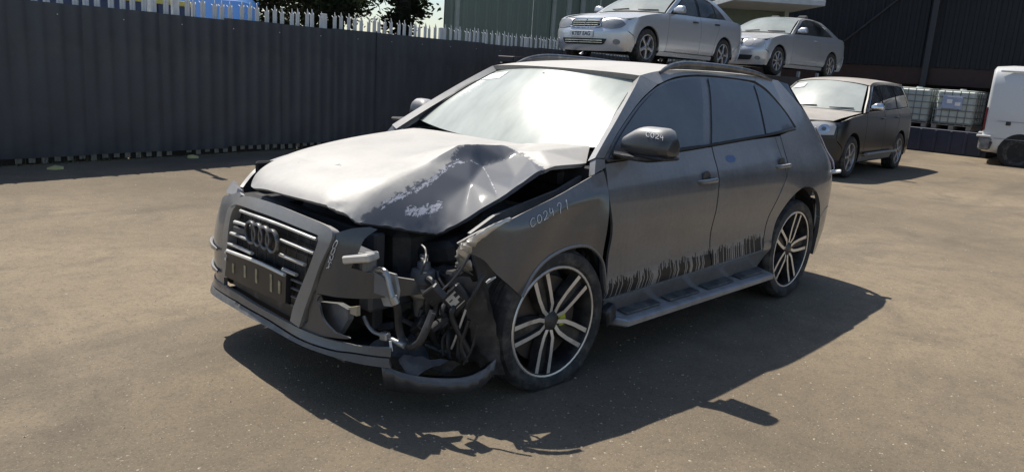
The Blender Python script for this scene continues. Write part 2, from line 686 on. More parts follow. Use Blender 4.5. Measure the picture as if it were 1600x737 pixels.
def wheel(parent, loc, rz, R, r, w, mats, style='twin', label=None, flat=0.0, camber=0.0, phase=0.0, calip=None):
    """hub-centred wheel whose outer face looks along local +y; sub-parts hang under it"""
    tyre_m, rim_m, face_m = mats
    b = MB()
    b.lathe([(r + .004, -.012), (r + .006, .0), (r, .004), (r - .012, .002), (r - .017, -.012), (r - .022, -.06), (r - .03, -w + .03), (r + .005, -w + .01)], n=48)
    if style == 'twin':
        b.lathe([(r + .0055, .0005), (r + .001, .0048), (r - .006, .0042), (r - .010, .0012)], n=48, mi=1)
    wh = b.build('wheel', [rim_m, face_m], parent)
    wh.location = loc
    wh.rotation_euler = (camber, 0, rz)
    if label: wh['label'] = label
    sw = R - r
    b = MB()
    prof = [(r + .002, -.006), (r + sw * .18, .010), (r + sw * .5, .016), (r + sw * .8, .008), (R - .008, -.008), (R - .002, -.018), (R, -.028)]
    g = [.25, .42, .58, .75]
    for q in g:
        yy = -w * q
        prof += [(R, yy + .006), (R - .008, yy + .004), (R - .008, yy - .004), (R, yy - .006)]
    prof += [(R, -w + .028), (R - .008, -w + .008), (r + sw * .5, -w - .012), (r + .002, -w + .008)]
    b.lathe(prof, n=56)
    if flat:
        V = []
        for (x, y, z) in b.v:
            lim = -(R - flat)
            if z < lim:
                k = lim - z
                y += (1 if y > -w / 2 else -1) * min(k, .05) * .5
                z = lim + (z - lim) * .02
            elif z < lim * .75:
                y += (1 if y > -w / 2 else -1) * .010
            V.append((x, y, z))
        b.v = V
    b.build('tyre', tyre_m, wh)
    ns = 5
    if style == 'twin':
        for k in range(ns):
            a0 = phase + 2 * PI * k / ns
            ca, sa = math.cos(a0), math.sin(a0)
            T = lambda rr, t, y: (rr * ca - t * sa, y, rr * sa + t * ca)
            sp, fc = MB(), MB()
            for sgn in (-1, 1):
                path = [(.046, .014), (.085, .032), (.155, .0395), (r - .012, .043)]
                ys = [-.022, -.016, -.013, -.004]
                hw = [.0115, .0112, .0108, .0125]
                V = []
                for (rr, t), y, h in zip(path, ys, hw):
                    t *= sgn
                    V += [T(rr, t - h, y), T(rr, t + h, y), T(rr, t + h * 1.35, y - .05), T(rr, t - h * 1.35, y - .05)]
                Fq = []
                for i in range(3):
                    for j in range(4):
                        jj = (j + 1) % 4
                        Fq.append((i * 4 + j, (i + 1) * 4 + j, (i + 1) * 4 + jj, i * 4 + jj))
                sp.add(V, Fq)
                V = []
                for (rr, t), y, h in zip(path, ys, hw):
                    t *= sgn
                    h *= .95
                    V += [T(rr, t - h, y + .0015), T(rr, t + h, y + .0015)]
                fc.add(V, [(2 * i, 2 * i + 1, 2 * i + 3, 2 * i + 2) for i in range(3)])
            # recessed web between the two arms
            sp.add([T(.05, -.012, -.035), T(.05, .012, -.035), T(r - .02, .036, -.028), T(r - .02, -.036, -.028)], [(0, 1, 2, 3)])
            sp.v = sp.v + fc.v
            n0 = len(sp.v) - len(fc.v)
            sp.f = sp.f + [tuple(i + n0 for i in f) for f in fc.f]
            sp.mi = sp.mi + [1] * len(fc.f)
            sp.build('spoke', [rim_m, face_m], wh, ang=25)
    else:
        ns = style if isinstance(style, int) else 5
        for k in range(ns):
            a0 = phase + 2 * PI * k / ns
            ca, sa = math.cos(a0), math.sin(a0)
            T = lambda rr, t, y: (rr * ca - t * sa, y, rr * sa + t * ca)
            V = []
            wd = .24 / ns
            for rr, h, y in ((.03, wd * .75, .0), (.07, wd * .62, .004), (r * .6, wd * .50, -.004), (r - .012, wd * .78, -.006)):
                V += [T(rr, -h, y - .008), T(rr, -h * .4, y), T(rr, h * .4, y), T(rr, h, y - .008), T(rr, h, y - .045), T(rr, -h, y - .045)]
            Fq = []
            for i in range(3):
                for j in range(6):
                    jj = (j + 1) % 6
                    Fq.append((i * 6 + j, (i + 1) * 6 + j, (i + 1) * 6 + jj, i * 6 + jj))
            MB().add(V, Fq).build('spoke', face_m, wh, ang=30)
    b = MB()
    b.lathe([(0, -.008), (.022, -.008), (.030, -.012), (.052, -.024), (.06, -.06)], n=20)
    hc = b.build('hub_cap', rim_m if style == 'twin' else face_m, wh)
    b = MB()
    b.lathe([(.02, -.075), (r * .78, -.075), (r * .78, -.098), (.02, -.098)], n=36)
    b.build('brake_disc', simple('brake_disc', (.10, .085, .075), .5, .6), wh)
    if calip:
        bb = MB()
        bb.box((-.088, -.048, .0), (.05, .05, .085), (0, .2, 0), .008)
        bb.build('brake_caliper', calip, wh)
    return wh


def mirror_housing(parent, c, s, mat, sgn=1, glassm=None, base=True):
    """door mirror: c = centre of the housing, s = (depth x, width y, height z); domed top, flat bottom"""
    b = MB()
    n, m = 20, 12
    V, F = [], []
    for i in range(m):
        u = i / (m - 1)
        yy = -s[1] / 2 + s[1] * u
        # plan and height swell from the inner neck to the outer end
        k = (.42 + .58 * math.sin(min(1, u * 2.2) * PI / 2)) * (max(0.0, 1 - max(0, (u - .80) / .20) ** 2.6 * .80)) ** .6
        for j in range(n):
            th = 2 * PI * j / n
            cx, cz = math.cos(th), math.sin(th)
            px = (abs(cx) ** .5) * (1 if cx > 0 else -1) * s[0] / 2 * (1 if cx > 0 else .55)
            pz = (abs(cz) ** .5) * (s[2] * .66 if cz > 0 else -s[2] * .34)
            px *= 1 - .28 * max(0, cz)
            V.append((c[0] + px * (.7 + .3 * k) - .10 * u * s[1], c[1] + sgn * yy, c[2] + pz * (k if cz > 0 else .6 + .4 * k)))
    for i in range(m - 1):
        for j in range(n):
            jj = (j + 1) % n
            F.append((i * n + j, i * n + jj, (i + 1) * n + jj, (i + 1) * n + j)[::sgn])
    F.append(tuple(range(n))[::-sgn]); F.append(tuple((m - 1) * n + j for j in range(n))[::sgn])
    b.add(V, F)
    o = b.build('door_mirror', mat, parent, ang=50)
    o_bvh[o.name] = BVHTree.FromPolygons([Vector(v) for v in V], F)
    return o


def seat(parent, x, y, z, mat):
    b = MB()
    b.box((x, y, z + .10), (.50, .50, .18), None, .05)
    b.box((x - .30, y, z + .45), (.14, .48, .62), (0, -.25, 0), .05)
    b.box((x - .40, y, z + .85), (.10, .26, .18), (0, -.25, 0), .04)
    return b.build('seat', mat, parent)


def door_handle(parent, p, L, mat, sgn=1, cup=None):
    x, y, z = p
    b = MB()
    pts = [(x + L / 2, y - .004 * sgn, z), (x + L * .36, y + .022 * sgn, z + .002), (x - L * .36, y + .022 * sgn, z + .004), (x - L / 2, y - .004 * sgn, z + .004)]
    b.tube(pts, [.008, .012, .012, .008], 8, True, 4, ry=1.2)
    h = b.build('door_handle', mat, parent)
    return h
# ---------------------------------------------------------------- setting
def ground_mat():
    t = NT('dusty_tarmac')
    big = t.noise(.22, 6, .62)
    mid = t.noise(.9, 8, .72, dist=.8)
    pat = t.noise(9, 6, .7)
    trk = t.noise(.5, 5, .6, sc3=(.35, 1.6, 1), dist=.3)
    fine = t.noise(48, 5, .78)
    grit = t.noise(105, 3, .7)
    c = t.mixc(t.ramp(big, [(.36, 0.0), (.64, 1.0)]), (.152, .122, .086), (.270, .216, .148))
    c = t.mixc(t.ramp(mid, [(.50, 0.0), (.72, .65)]), c, (.098, .083, .066))
    c = t.mixc(t.ramp(trk, [(.56, 0.0), (.70, .5)]), c, (.075, .067, .059))
    c = t.mixc(t.ramp(pat, [(.38, .30), (.52, 0.0)]), c, (.115, .096, .075))
    c = t.mixc(t.ramp(fine, [(.34, .6), (.50, 0.0)]), c, (.080, .068, .054))
    c = t.mixc(t.ramp(grit, [(.60, 0.0), (.70, .75)]), c, (.42, .36, .27))
    b = t.bsdf(c, .9, 0, 0, .25)
    h = t.math('ADD', t.math('MULTIPLY', fine, .7), t.math('MULTIPLY', grit, .5))
    t.l(t.bump(h, .6, .010), b.inputs['Normal'])
    return t.done(b.outputs[0])


def build_ground():
    xs = [-600, -200, -90, -60] + list(np.linspace(-40, 20, 40)) + [40, 90, 300, 600]
    ys = [-600, -200, -90, -50] + list(np.linspace(-30, 20, 40)) + [40, 90, 300, 600]
    V = [(x, y, 0) for x in xs for y in ys]
    m = len(ys)
    F = [(i * m + j, (i + 1) * m + j, (i + 1) * m + j + 1, i * m + j + 1) for i in range(len(xs) - 1) for j in range(m - 1)]
    tag(mk('ground', V, F, ground_mat()), kind='structure')
    r = random.Random(3)
    V, F = [], []
    for k in range(9000):
        d = r.random() ** 1.6 * 13
        a = math.radians(225 + r.uniform(-44, 44))
        x, y = 2.63 + (1.3 + d) * math.cos(a), 3.23 + (1.3 + d) * math.sin(a)
        if y < -6.9: continue
        s = r.choice([.003, .003, .004, .004, .005, .006, .008 if r.random() < .2 else .004])
        n = len(V)
        rz = r.uniform(0, 6)
        for i in range(5):
            th = rz + 2 * PI * i / 5
            q = s * r.uniform(.7, 1.3)
            V.append((x + q * math.cos(th), y + q * math.sin(th), s * .05))
        V.append((x + s * r.uniform(-.3, .3), y + s * r.uniform(-.3, .3), s * r.uniform(.5, .9)))
        F += [(n + i, n + (i + 1) % 5, n + 5) for i in range(5)]
    o = mk('loose_gravel', V, F, simple('gravel', (.36, .31, .23), .9, var=.55, vscale=37), None, False)
    tag(o, 'loose grit and small stones scattered over the yard', 'gravel', kind='stuff')


FO_, FU_ = Vector((.39, -7.27, 0)), Vector((-.9898, -.1422, 0))


def build_fence():
    rz = math.atan2(FU_.y, FU_.x)
    T = empty('palisade_fence', FO_, rz)
    tag(T, 'long palisade fence faced with dark corrugated sheets along the yard', 'fence')
    clad = simple('dark_cladding', (.052, .060, .072), .40, .1, var=.25, vscale=1.1, dirt=(.080, .083, .090), dirt_amt=.25)
    # one corrugated sheet, 1 m wide, shared by all
    prof = []
    for k in range(5):
        x = k * .206
        prof += [(x, 0.0), (x + .060, -.001), (x + .085, -.004), (x + .110, -.009), (x + .150, -.009), (x + .175, -.004)]
    prof.append((1.04, 0.0))
    zs = [.09, .7, 1.3, 1.93]
    V = [(x, y, z) for z in zs for x, y in prof]
    n = len(prof)
    F = [(j * n + i, j * n + i + 1, (j + 1) * n + i + 1, (j + 1) * n + i) for j in range(len(zs) - 1) for i in range(n - 1)]
    V2 = [(x, y + .004, z) for x, y, z in V]
    m = len(V)
    F2 = [tuple(i + m for i in f[::-1]) for f in F]
    first = mk('cladding_sheet', V + V2, F + F2 + [((len(zs) - 1) * n + i, (len(zs) - 1) * n + i + 1, m + (len(zs) - 1) * n + i + 1, m + (len(zs) - 1) * n + i) for i in range(n - 1)], clad, T, True, 60)
    r = random.Random(4)
    for k in range(-4, 24):
        o = first if k == -4 else first.copy()
        if k != -4:
            COL.objects.link(o); o.parent = T
        x = k * 1.0
        o.location = (x, (k % 2) * .005 + r.uniform(-.006, .006), r.uniform(-.012, .012) + .004 * max(0, min(x, 12)))
        o.rotation_euler = (r.uniform(-.006, .006), r.uniform(-.003, .003), r.uniform(-.006, .006))
    # one pale
    pw = .040
    sec = [(-pw, .012), (-pw * .45, .0), (0, .012), (pw * .45, .0), (pw, .012)]
    V = []
    zt = [2.05, 2.105, 2.125, 2.105, 2.05]
    for z in (.01, 1.2, 2.10): V += [(x, y, z) for x, y in sec]
    V += [(x * (1.22 if i in (0, 4) else 1.0), y + (.02 if i in (0, 4) else 0), (2.135 if i in (0, 4) else 2.125 if i in (1, 3) else 2.19)) for i, (x, y) in enumerate(sec)]
    F = [(j * 5 + i, j * 5 + i + 1, (j + 1) * 5 + i + 1, (j + 1) * 5 + i) for j in range(2) for i in range(4)]
    # splayed three-point head
    F += [(10, 11, 15), (13, 14, 19), (11, 12, 17, 16), (12, 13, 18, 17)]
    galv = simple('galvanised_pale', (.66, .67, .66), .55, .0, var=.12, dirt=(.45, .42, .38), dirt_amt=.2)
    pale = mk('pale', V, F, galv, T, True, 15)
    so = pale.modifiers.new('thick', 'SOLIDIFY'); so.thickness = .004
    posts = [-2.7, .05, 2.35, 4.95, 7.85, 10.75, 13.6, 16.4]
    x = -3.6
    firstp = True
    while x < 18.5:
        if min(abs(x - p) for p in posts) > .07:
            o = pale if firstp else pale.copy()
            if not firstp:
                COL.objects.link(o); o.parent = T
            firstp = False
            o.location = (x, .10 + r.uniform(-.004, .004), r.uniform(-.02, .02) + .005 * max(0, min(x, 12)))
            o.rotation_euler = (r.uniform(-.012, .012), r.uniform(-.012, .012), r.uniform(-.04, .04))
        x += .148
    for i, p in enumerate(posts):
        b = MB(); b.box((p, .16, 1.09), (.10, .055, 2.18), None, .006); b.build('post', galv, T)
    for z in (.35, 1.75):
        b = MB(); b.box((7.4, .135, z), (22.5, .05, .045), None, .004); b.build('rail', galv, T)
    for i in range(8):
        b = MB(); b.box((-2.6 + i * 2.8, .142, .15), (2.78, .03, .30), None, .006); b.build('shade_board', simple('shade_board_dark', (.035, .034, .033), .9, var=.35), T)  # dark boards added to keep the gap under the sheets in shade
    for i in range(14):                                    # screws with light streaks of bare metal
        xx = -1.0 + i * .8
        b = MB(); b.lathe([(0, -.036), (.007, -.036), (.008, -.030)], (xx + .13, 0, 1.80 + .004 * max(0, xx)), 'y', 8); b.build('screw', galv, T)
    V, F = [], []
    for k in range(1500):                                   # weeds and dead grass along the foot
        x = r.uniform(-3, 18); y = r.gauss(.03, .05); h = abs(r.gauss(0, .06)) + .02
        if math.sin(x * 2.1) + math.sin(x * .9 + 1) < r.uniform(-1.2, 1.2): continue
        a = r.uniform(0, 6.28); w_ = .006
        n_ = len(V)
        V += [(x - w_ * math.cos(a), y - w_ * math.sin(a), 0), (x + w_ * math.cos(a), y + w_ * math.sin(a), 0), (x + r.gauss(0, .03), y + r.gauss(0, .03), h)]
        F.append((n_, n_ + 1, n_ + 2))
    gw = mk('weeds', V, F, simple('dry_weeds', (.10, .10, .05), .8, var=.5, vscale=9), None, False)
    gw.location = FO_; gw.rotation_euler = (0, 0, rz)
    tag(gw, 'dry weeds along the foot of the fence', 'weeds', kind='stuff')
    # tall mast with an arm, its shadow falls on the yard
    b = MB(); b.tube([(0, 0, 0), (0, 0, 3.25)], .045, 10); 
    M = empty('camera_mast', FO_ + FU_ * 2.05 + Vector((0, -.45, 0)))
    tag(M, 'tall pale mast standing behind the fence', 'mast')
    b.build('pole', galv, M)
    b = MB(); b.tube([(0, 0, 3.15), (.02, .30, 3.2), (.05, .42, 3.2)], .03, 8); b.build('arm', galv, M)
    b = MB(); b.box((.05, .50, 3.16), (.10, .22, .10), (.2, 0, .1), .02); b.build('camera_head', M_GREYPLASTIC, M)


def cladding_wall(name, parent, x0, x1, z0, z1, pitch, mat, sheet_w=1.0, depth=.03):
    """wall made of ribbed sheets in the local xz-plane, front towards -y"""
    k = int(round((x1 - x0) / sheet_w))
    prof = []
    n_r = max(1, int(round(sheet_w / pitch)))
    for i in range(n_r):
        x = i * sheet_w / n_r
        p = sheet_w / n_r
        prof += [(x, 0.0), (x + p * .45, 0.0), (x + p * .55, -depth), (x + p * .85, -depth), (x + p * .95, 0.0)]
    prof.append((sheet_w, 0.0))
    n = len(prof)
    V = [(x, y, z) for z in (z0, z1) for x, y in prof]
    F = [(i, i + 1, n + i + 1, n + i) for i in range(n - 1)]
    first = mk(name, V, F, mat, parent, True, 20)
    first.location = (x0, 0, 0)
    for i in range(1, k):
        o = first.copy(); COL.objects.link(o); o.parent = parent
        o.location = (x0 + i * sheet_w, .004 * (i % 2), 0)


def build_sheds():
    # big dark shed at the right
    T = empty('dark_shed', (-21.7, -9.4, 0), math.radians(90))
    tag(T, 'tall dark shed with ribbed cladding behind the parked cars', 'building')
    navy = simple('shed_navy', (.010, .0115, .0145), .75, var=.25, vscale=.8)
    cladding_wall('cladding_sheet', T, 0, 28, 2.27, 7.0, .25, navy, 2.0, .035)
    b = MB(); b.box((14, .10, 2.02), (28.0, .16, .50), None, .01); b.build('lintel_band', simple('red_oxide_band', (.040, .020, .017), .7, var=.3), T)
    b = MB(); b.box((14, .3, .9), (28.0, .10, 1.78), None, .01); b.build('lower_wall', simple('lower_wall_dark', (.018, .017, .018), .8, var=.3), T)
    for x in (.6, 5.4, 9.8, 14.2, 18.6, 23.2):
        b = MB(); b.box((x, -.10, 3.5), (.16, .12, 7.0), None, .01); b.build('column', simple('shed_column', (.030, .031, .036), .6), T)
    b = MB(); b.tube([(2.6, -.06, 2.6), (5.3, -.06, 5.0)], .03, 6); b.build('cross_brace', simple('shed_column', (.03, .031, .036)), T)
    b = MB(); b.box((14, 5.2, 7.15), (28.6, 11.4, .2), None, .02); b.build('roof', navy, T)
    b = MB(); b.box((-.12, 5.2, 3.5), (.2, 10.8, 7.0), None, .01); b.build('side_wall', simple('rusty_side', (.05, .036, .03), .8, var=.35), T)
    b = MB(); b.box((14, 10.6, 3.5), (28.0, .2, 7.0), None, .01); b.build('rear_wall', navy, T)
    # green building behind the fence
    rz = math.atan2(-.1422, -.9898)
    G = empty('green_building', (-10.9, -12.6, 0), rz)
    tag(G, 'grey green clad building with pale uprights behind the fence', 'building')
    green = simple('green_cladding', (.17, .205, .165), .6, var=.12, vscale=.7)
    cladding_wall('cladding_sheet', G, 0, 26, 0, 6.0, .5, green, 2.0, .02)
    pale = simple('pale_upright', (.34, .37, .33), .6)
    for x, w in ((.42, .14), (5.05, .16), (5.9, .22), (6.75, .22), (15.2, .2), (15.8, .2), (16.6, .2), (20, .2)):
        b = MB(); b.box((x, -.06, 3.0), (w, .07, 6.0), None, .006); b.build('upright', pale, G)
    b = MB(); b.prism([(-.1, -.15), (26.2, -.15), (26.2, 6), (7.4, 6)], lambda x, y: (x, y, 6.02), (0, 0, .2)); b.build('roof', green, G, False)
    b = MB(); b.prism([(.0, .03), (.12, .03), (7.5, 6), (7.35, 6)], lambda x, y: (x, y, 0), (0, 0, 6.0)); b.build('end_wall', simple('dark_end_wall', (.05, .06, .055), .7), G)
    # canopy between the two
    K = empty('flat_canopy', (-17.1, -6.45, 0), math.atan2(1.66, -1.65))
    tag(K, 'pale flat canopy jutting out above the silver coupe', 'canopy')
    b = MB(); b.box((0, 1.3, 3.66), (2.4, 2.6, .14), None, .01); b.build('slab', simple('canopy_grey', (.40, .43, .46), .6), K)
    for x in (-1.05, 1.0):
        b = MB(); b.box((x, 2.3, 1.8), (.12, .12, 3.6), None, .008); b.build('post', pale, K)
    b = MB(); b.box((0, 2.5, 3.1), (2.3, .05, .95), None, .005); b.build('back_panel', simple('canopy_panel', (.15, .19, .15), .7), K)


def build_tree(name, label, loc, h, spread, seed, leafc, n_leaf=5200, low=1.2):
    r = random.Random(seed)
    T = empty(name, loc)
    tag(T, label, 'tree', 'trees beyond the fence')
    b = MB()
    b.tube([(0, 0, 0), (r.uniform(-.1, .1), r.uniform(-.1, .1), h * .35), (r.uniform(-.2, .2), r.uniform(-.2, .2), h * .7), (0, 0, h)], [.26, .20, .12, .03], 9, True, 5)
    limbs = []
    for k in range(20):
        z0 = low + (h - low) * (k / 20) ** .9
        a = k * 2.4 + r.uniform(-.4, .4)
        L = spread * (1 - .65 * (z0 - low) / (h - low)) * r.uniform(.65, 1.1)
        e = Vector((L * math.cos(a), L * math.sin(a), z0 + L * r.uniform(-.08, .35)))
        m_ = Vector((L * .5 * math.cos(a + .1), L * .5 * math.sin(a + .1), z0 + L * .12))
        b.tube([(0, 0, z0), m_, e], [.06, .035, .01], 6, True, 3)
        limbs.append((Vector((0, 0, z0)), m_, e))
    b.build('trunk', simple('bark', (.055, .045, .036), .9, bump=.5, bscale=20), T)
    V, F = [], []
    for k in range(n_leaf):
        A, M_, E = r.choice(limbs)
        t = r.random() ** .7
        p = A.lerp(M_, t * 2) if t < .5 else M_.lerp(E, (t - .5) * 2)
        s = spread * .14
        p = p + Vector((r.gauss(0, s), r.gauss(0, s), r.gauss(0, s * .7)))
        d = Vector((r.uniform(-1, 1), r.uniform(-1, 1), r.uniform(-.7, .4))).normalized()
        u = d.orthogonal().normalized()
        l, w = r.uniform(.10, .26), r.uniform(.03, .075)
        n = len(V)
        V += [p - d * l * .5, p + u * w, p + d * l * .5, p - u * w]
        F.append((n, n + 1, n + 2, n + 3))
    t = NT(name + '_leaves_%d' % seed)
    c = t.mixc(t.ramp(t.noise(1.3, 4, .6), [(.3, 0.0), (.7, 1.0)]), tuple(x * .6 for x in leafc), tuple(x * 1.35 for x in leafc))
    bs = t.bsdf(c, .6, 0, 0, .3)
    tr = t.n('ShaderNodeBsdfTranslucent'); t.l(c, tr.inputs[0])
    o = mk('crown', V, F, t.done(t.mixs(.3, bs.outputs[0], tr.outputs[0])), T, False)
    return T


def build_ibc(loc, rz, label, sheet):
    T = empty('liquid_tote', loc, rz)
    tag(T, label, 'tote', 'caged liquid totes in front of the dark shed')
    W, D, H = 1.0, 1.15, 1.0
    b = MB(); b.box((0, 0, .13 + .46), (D - .06, W - .06, .90), None, .06)
    b.lathe([(0, 1.075), (.075, 1.075), (.08, 1.05), (.08, 1.03)], (0, 0, 0), 'z', 16)
    b.build('bottle', simple('milky_plastic', (.50, .56, .54) if not sheet else (.50, .56, .62), .45, var=.12, vscale=2.5), T)
    cg = simple('cage_tube', (.20, .21, .21), .5, .4)
    for k in range(6):
        z = .16 + k * .172
        b = MB(); q = .012
        b.tube([(D / 2, -W / 2, z), (D / 2, W / 2, z), (-D / 2, W / 2, z), (-D / 2, -W / 2, z), (D / 2, -W / 2, z)], q, 6); b.build('cage_ring', cg, T)
    for x, ys in ((D / 2 - .01, (-.49, -.29, -.1, .1, .29, .49)), (-D / 2 + .01, (-.49, 0, .49))):
        for y in ys:
            b = MB(); b.tube([(x, y, .12), (x, y, 1.03)], .011, 6); b.build('cage_upright', cg, T)
    for y in (-W / 2 + .01, W / 2 - .01):
        for x in (-.35, -.12, .12, .35):
            b = MB(); b.tube([(x, y, .12), (x, y, 1.03)], .011, 6); b.build('cage_upright', cg, T)
    pal = simple('pallet_wood', (.30, .27, .23), .8)
    for y in (-.42, 0, .42):
        b = MB(); b.box((0, y, .05), (D, .12, .10), None, .006); b.build('pallet_runner', pal, T)
    b = MB(); b.box((0, 0, .115), (D, W, .02), None, .004); b.build('pallet_deck', pal, T)
    if sheet:
        b = MB(); b.box((D / 2 + .016, -.06, .72), (.006, .48, .34), None, .002); s = b.build('label_plate', simple('label_plate_blue', (.33, .40, .56), .5), T)
        for y, z, w, h in ((-.13, .74, .13, .10), (.07, .68, .13, .09), (-.02, .86, .36, .015)):
            b = MB(); b.box((D / 2 + .0205, y, z), (.002, w, h)); b.build('white_label', simple('white_paper', (.85, .85, .84), .8), s)
    return T


def van_body(T, st, mat, name='body'):
    """loft of rounded sections: (x, half width, z0, z1, corner)"""
    n = 28
    V, F = [], []
    for (x, hw, z0, z1, p) in st:
        zc, hz = (z0 + z1) / 2, (z1 - z0) / 2
        for i in range(n):
            th = 2 * PI * (i + .5) / n
            c, s_ = math.cos(th), math.sin(th)
            V.append((x, hw * math.copysign(abs(c) ** (2 / p), c) * (1 - .08 * max(0, s_)), zc + hz * math.copysign(abs(s_) ** (2 / p), s_)))
    for k in range(len(st) - 1):
        for i in range(n):
            j = (i + 1) % n
            F.append((k * n + i, k * n + j, (k + 1) * n + j, (k + 1) * n + i))
    F.append(tuple(range(n))[::-1]); F.append(tuple((len(st) - 1) * n + i for i in range(n)))
    o = mk(name, V, F, mat, T, True, 28)
    o.modifiers.new('b', 'BEVEL').width = .015
    return o


def build_van(name, label, cat, loc, rz, mat, H=2.3, tyre=True):
    T = empty(name, loc, rz)                      # origin: rear axle, ground; +x forward
    tag(T, label, cat)
    W = .95
    st = [(-.78, W * .93, .34, H - .10, 7), (-.74, W * .97, .28, H - .03, 7), (-.4, W, .25, H, 8), (1.0, W, .25, H, 8), (2.35, W, .25, H, 8), (2.75, W * .99, .25, H - .12, 7), (3.15, W * .97, .25, H - .62, 7), (3.55, W * .96, .25, 1.22, 6), (4.0, W * .93, .28, 1.10, 6), (4.18, W * .84, .34, .95, 5)]
    van_body(T, st, mat)
    for x in (0, 3.35):
        for sg in (1, -1):
            wheel(T, (x, sg * (W - .005), .335), 0 if sg > 0 else PI, .335, .20, .20, (M_RUBBER, M_RIMDARK, simple('steel_wheel', (.10, .10, .105), .5, .4)), 6, None, .003)
            b = MB(); b.lathe([(.0, W * sg + sg * .004), (.40, W * sg + sg * .004), (.42, W * sg - sg * .03), (.42, W * sg - sg * .22)], (x, 0, .36), 'y', 28); b.build('wheel_arch', M_DARK, T)
    dk = simple('van_glass', (.02, .024, .028), .1)
    for sg in (1, -1):
        b = MB(); b.prism([(2.15, 1.28), (2.15, H - .45), (2.62, H - .48), (3.05, 1.30)], lambda x, z: (x, sg * (W + .004) * (.93 if z > 1.5 else .985), z), (0, -sg * .02, 0)); b.build('cab_window', dk, T, False)
        for z in (.62, 1.02, 1.45):
            b = MB(); b.box((.72, sg * (W + .004), z), (2.5 if z < 1.4 else 1.3, .012, .010), None, .002); b.build('side_groove', simple('van_groove', (.30, .31, .33), .6), T)
        b = MB(); b.box((-.30, sg * (W + .004), .98), (.10, .03, .09), None, .01); b.build('door_latch', M_BLACK, T)
        b = MB(); b.box((1.0, sg * (W * .95), H - .14), (3.3, .05, .05), None, .015); b.build('roof_gutter', mat, T)
        b = MB(); b.box((-.70, sg * (W - .05), .48), (.26, .16, .30), None, .04); b.build('bumper_corner', simple('van_bumper_grey', (.24, .24, .24), .6, dirt=(.05, .05, .05), dirt_amt=.5), T)
        b = MB(); b.box((-.74, sg * (W - .06), .655), (.30, .18, .05), None, .015); b.build('bumper_step', mat, T)
        b = MB(); b.box((-.60, sg * (W + .012), .46), (.09, .03, .16), (0, .2, 0), .012); b.build('broken_lamp', M_BLACK, T)
        b = MB(); b.box((-.765, sg * (W - .09), 1.05), (.05, .12, .55), None, .02); b.build('tail_lamp', simple('tail_lamp_red', (.10, .012, .012), .2), T)
    b = MB(); b.box((3.02, 0, 1.62), (.04, 1.5, .82), (0, -.62, 0), .01); b.build('windscreen', dk, T)
    b = MB(); b.box((-.775, 0, 1.45), (.03, 1.4, .6), None, .01); b.build('rear_window', dk, T)
    return T
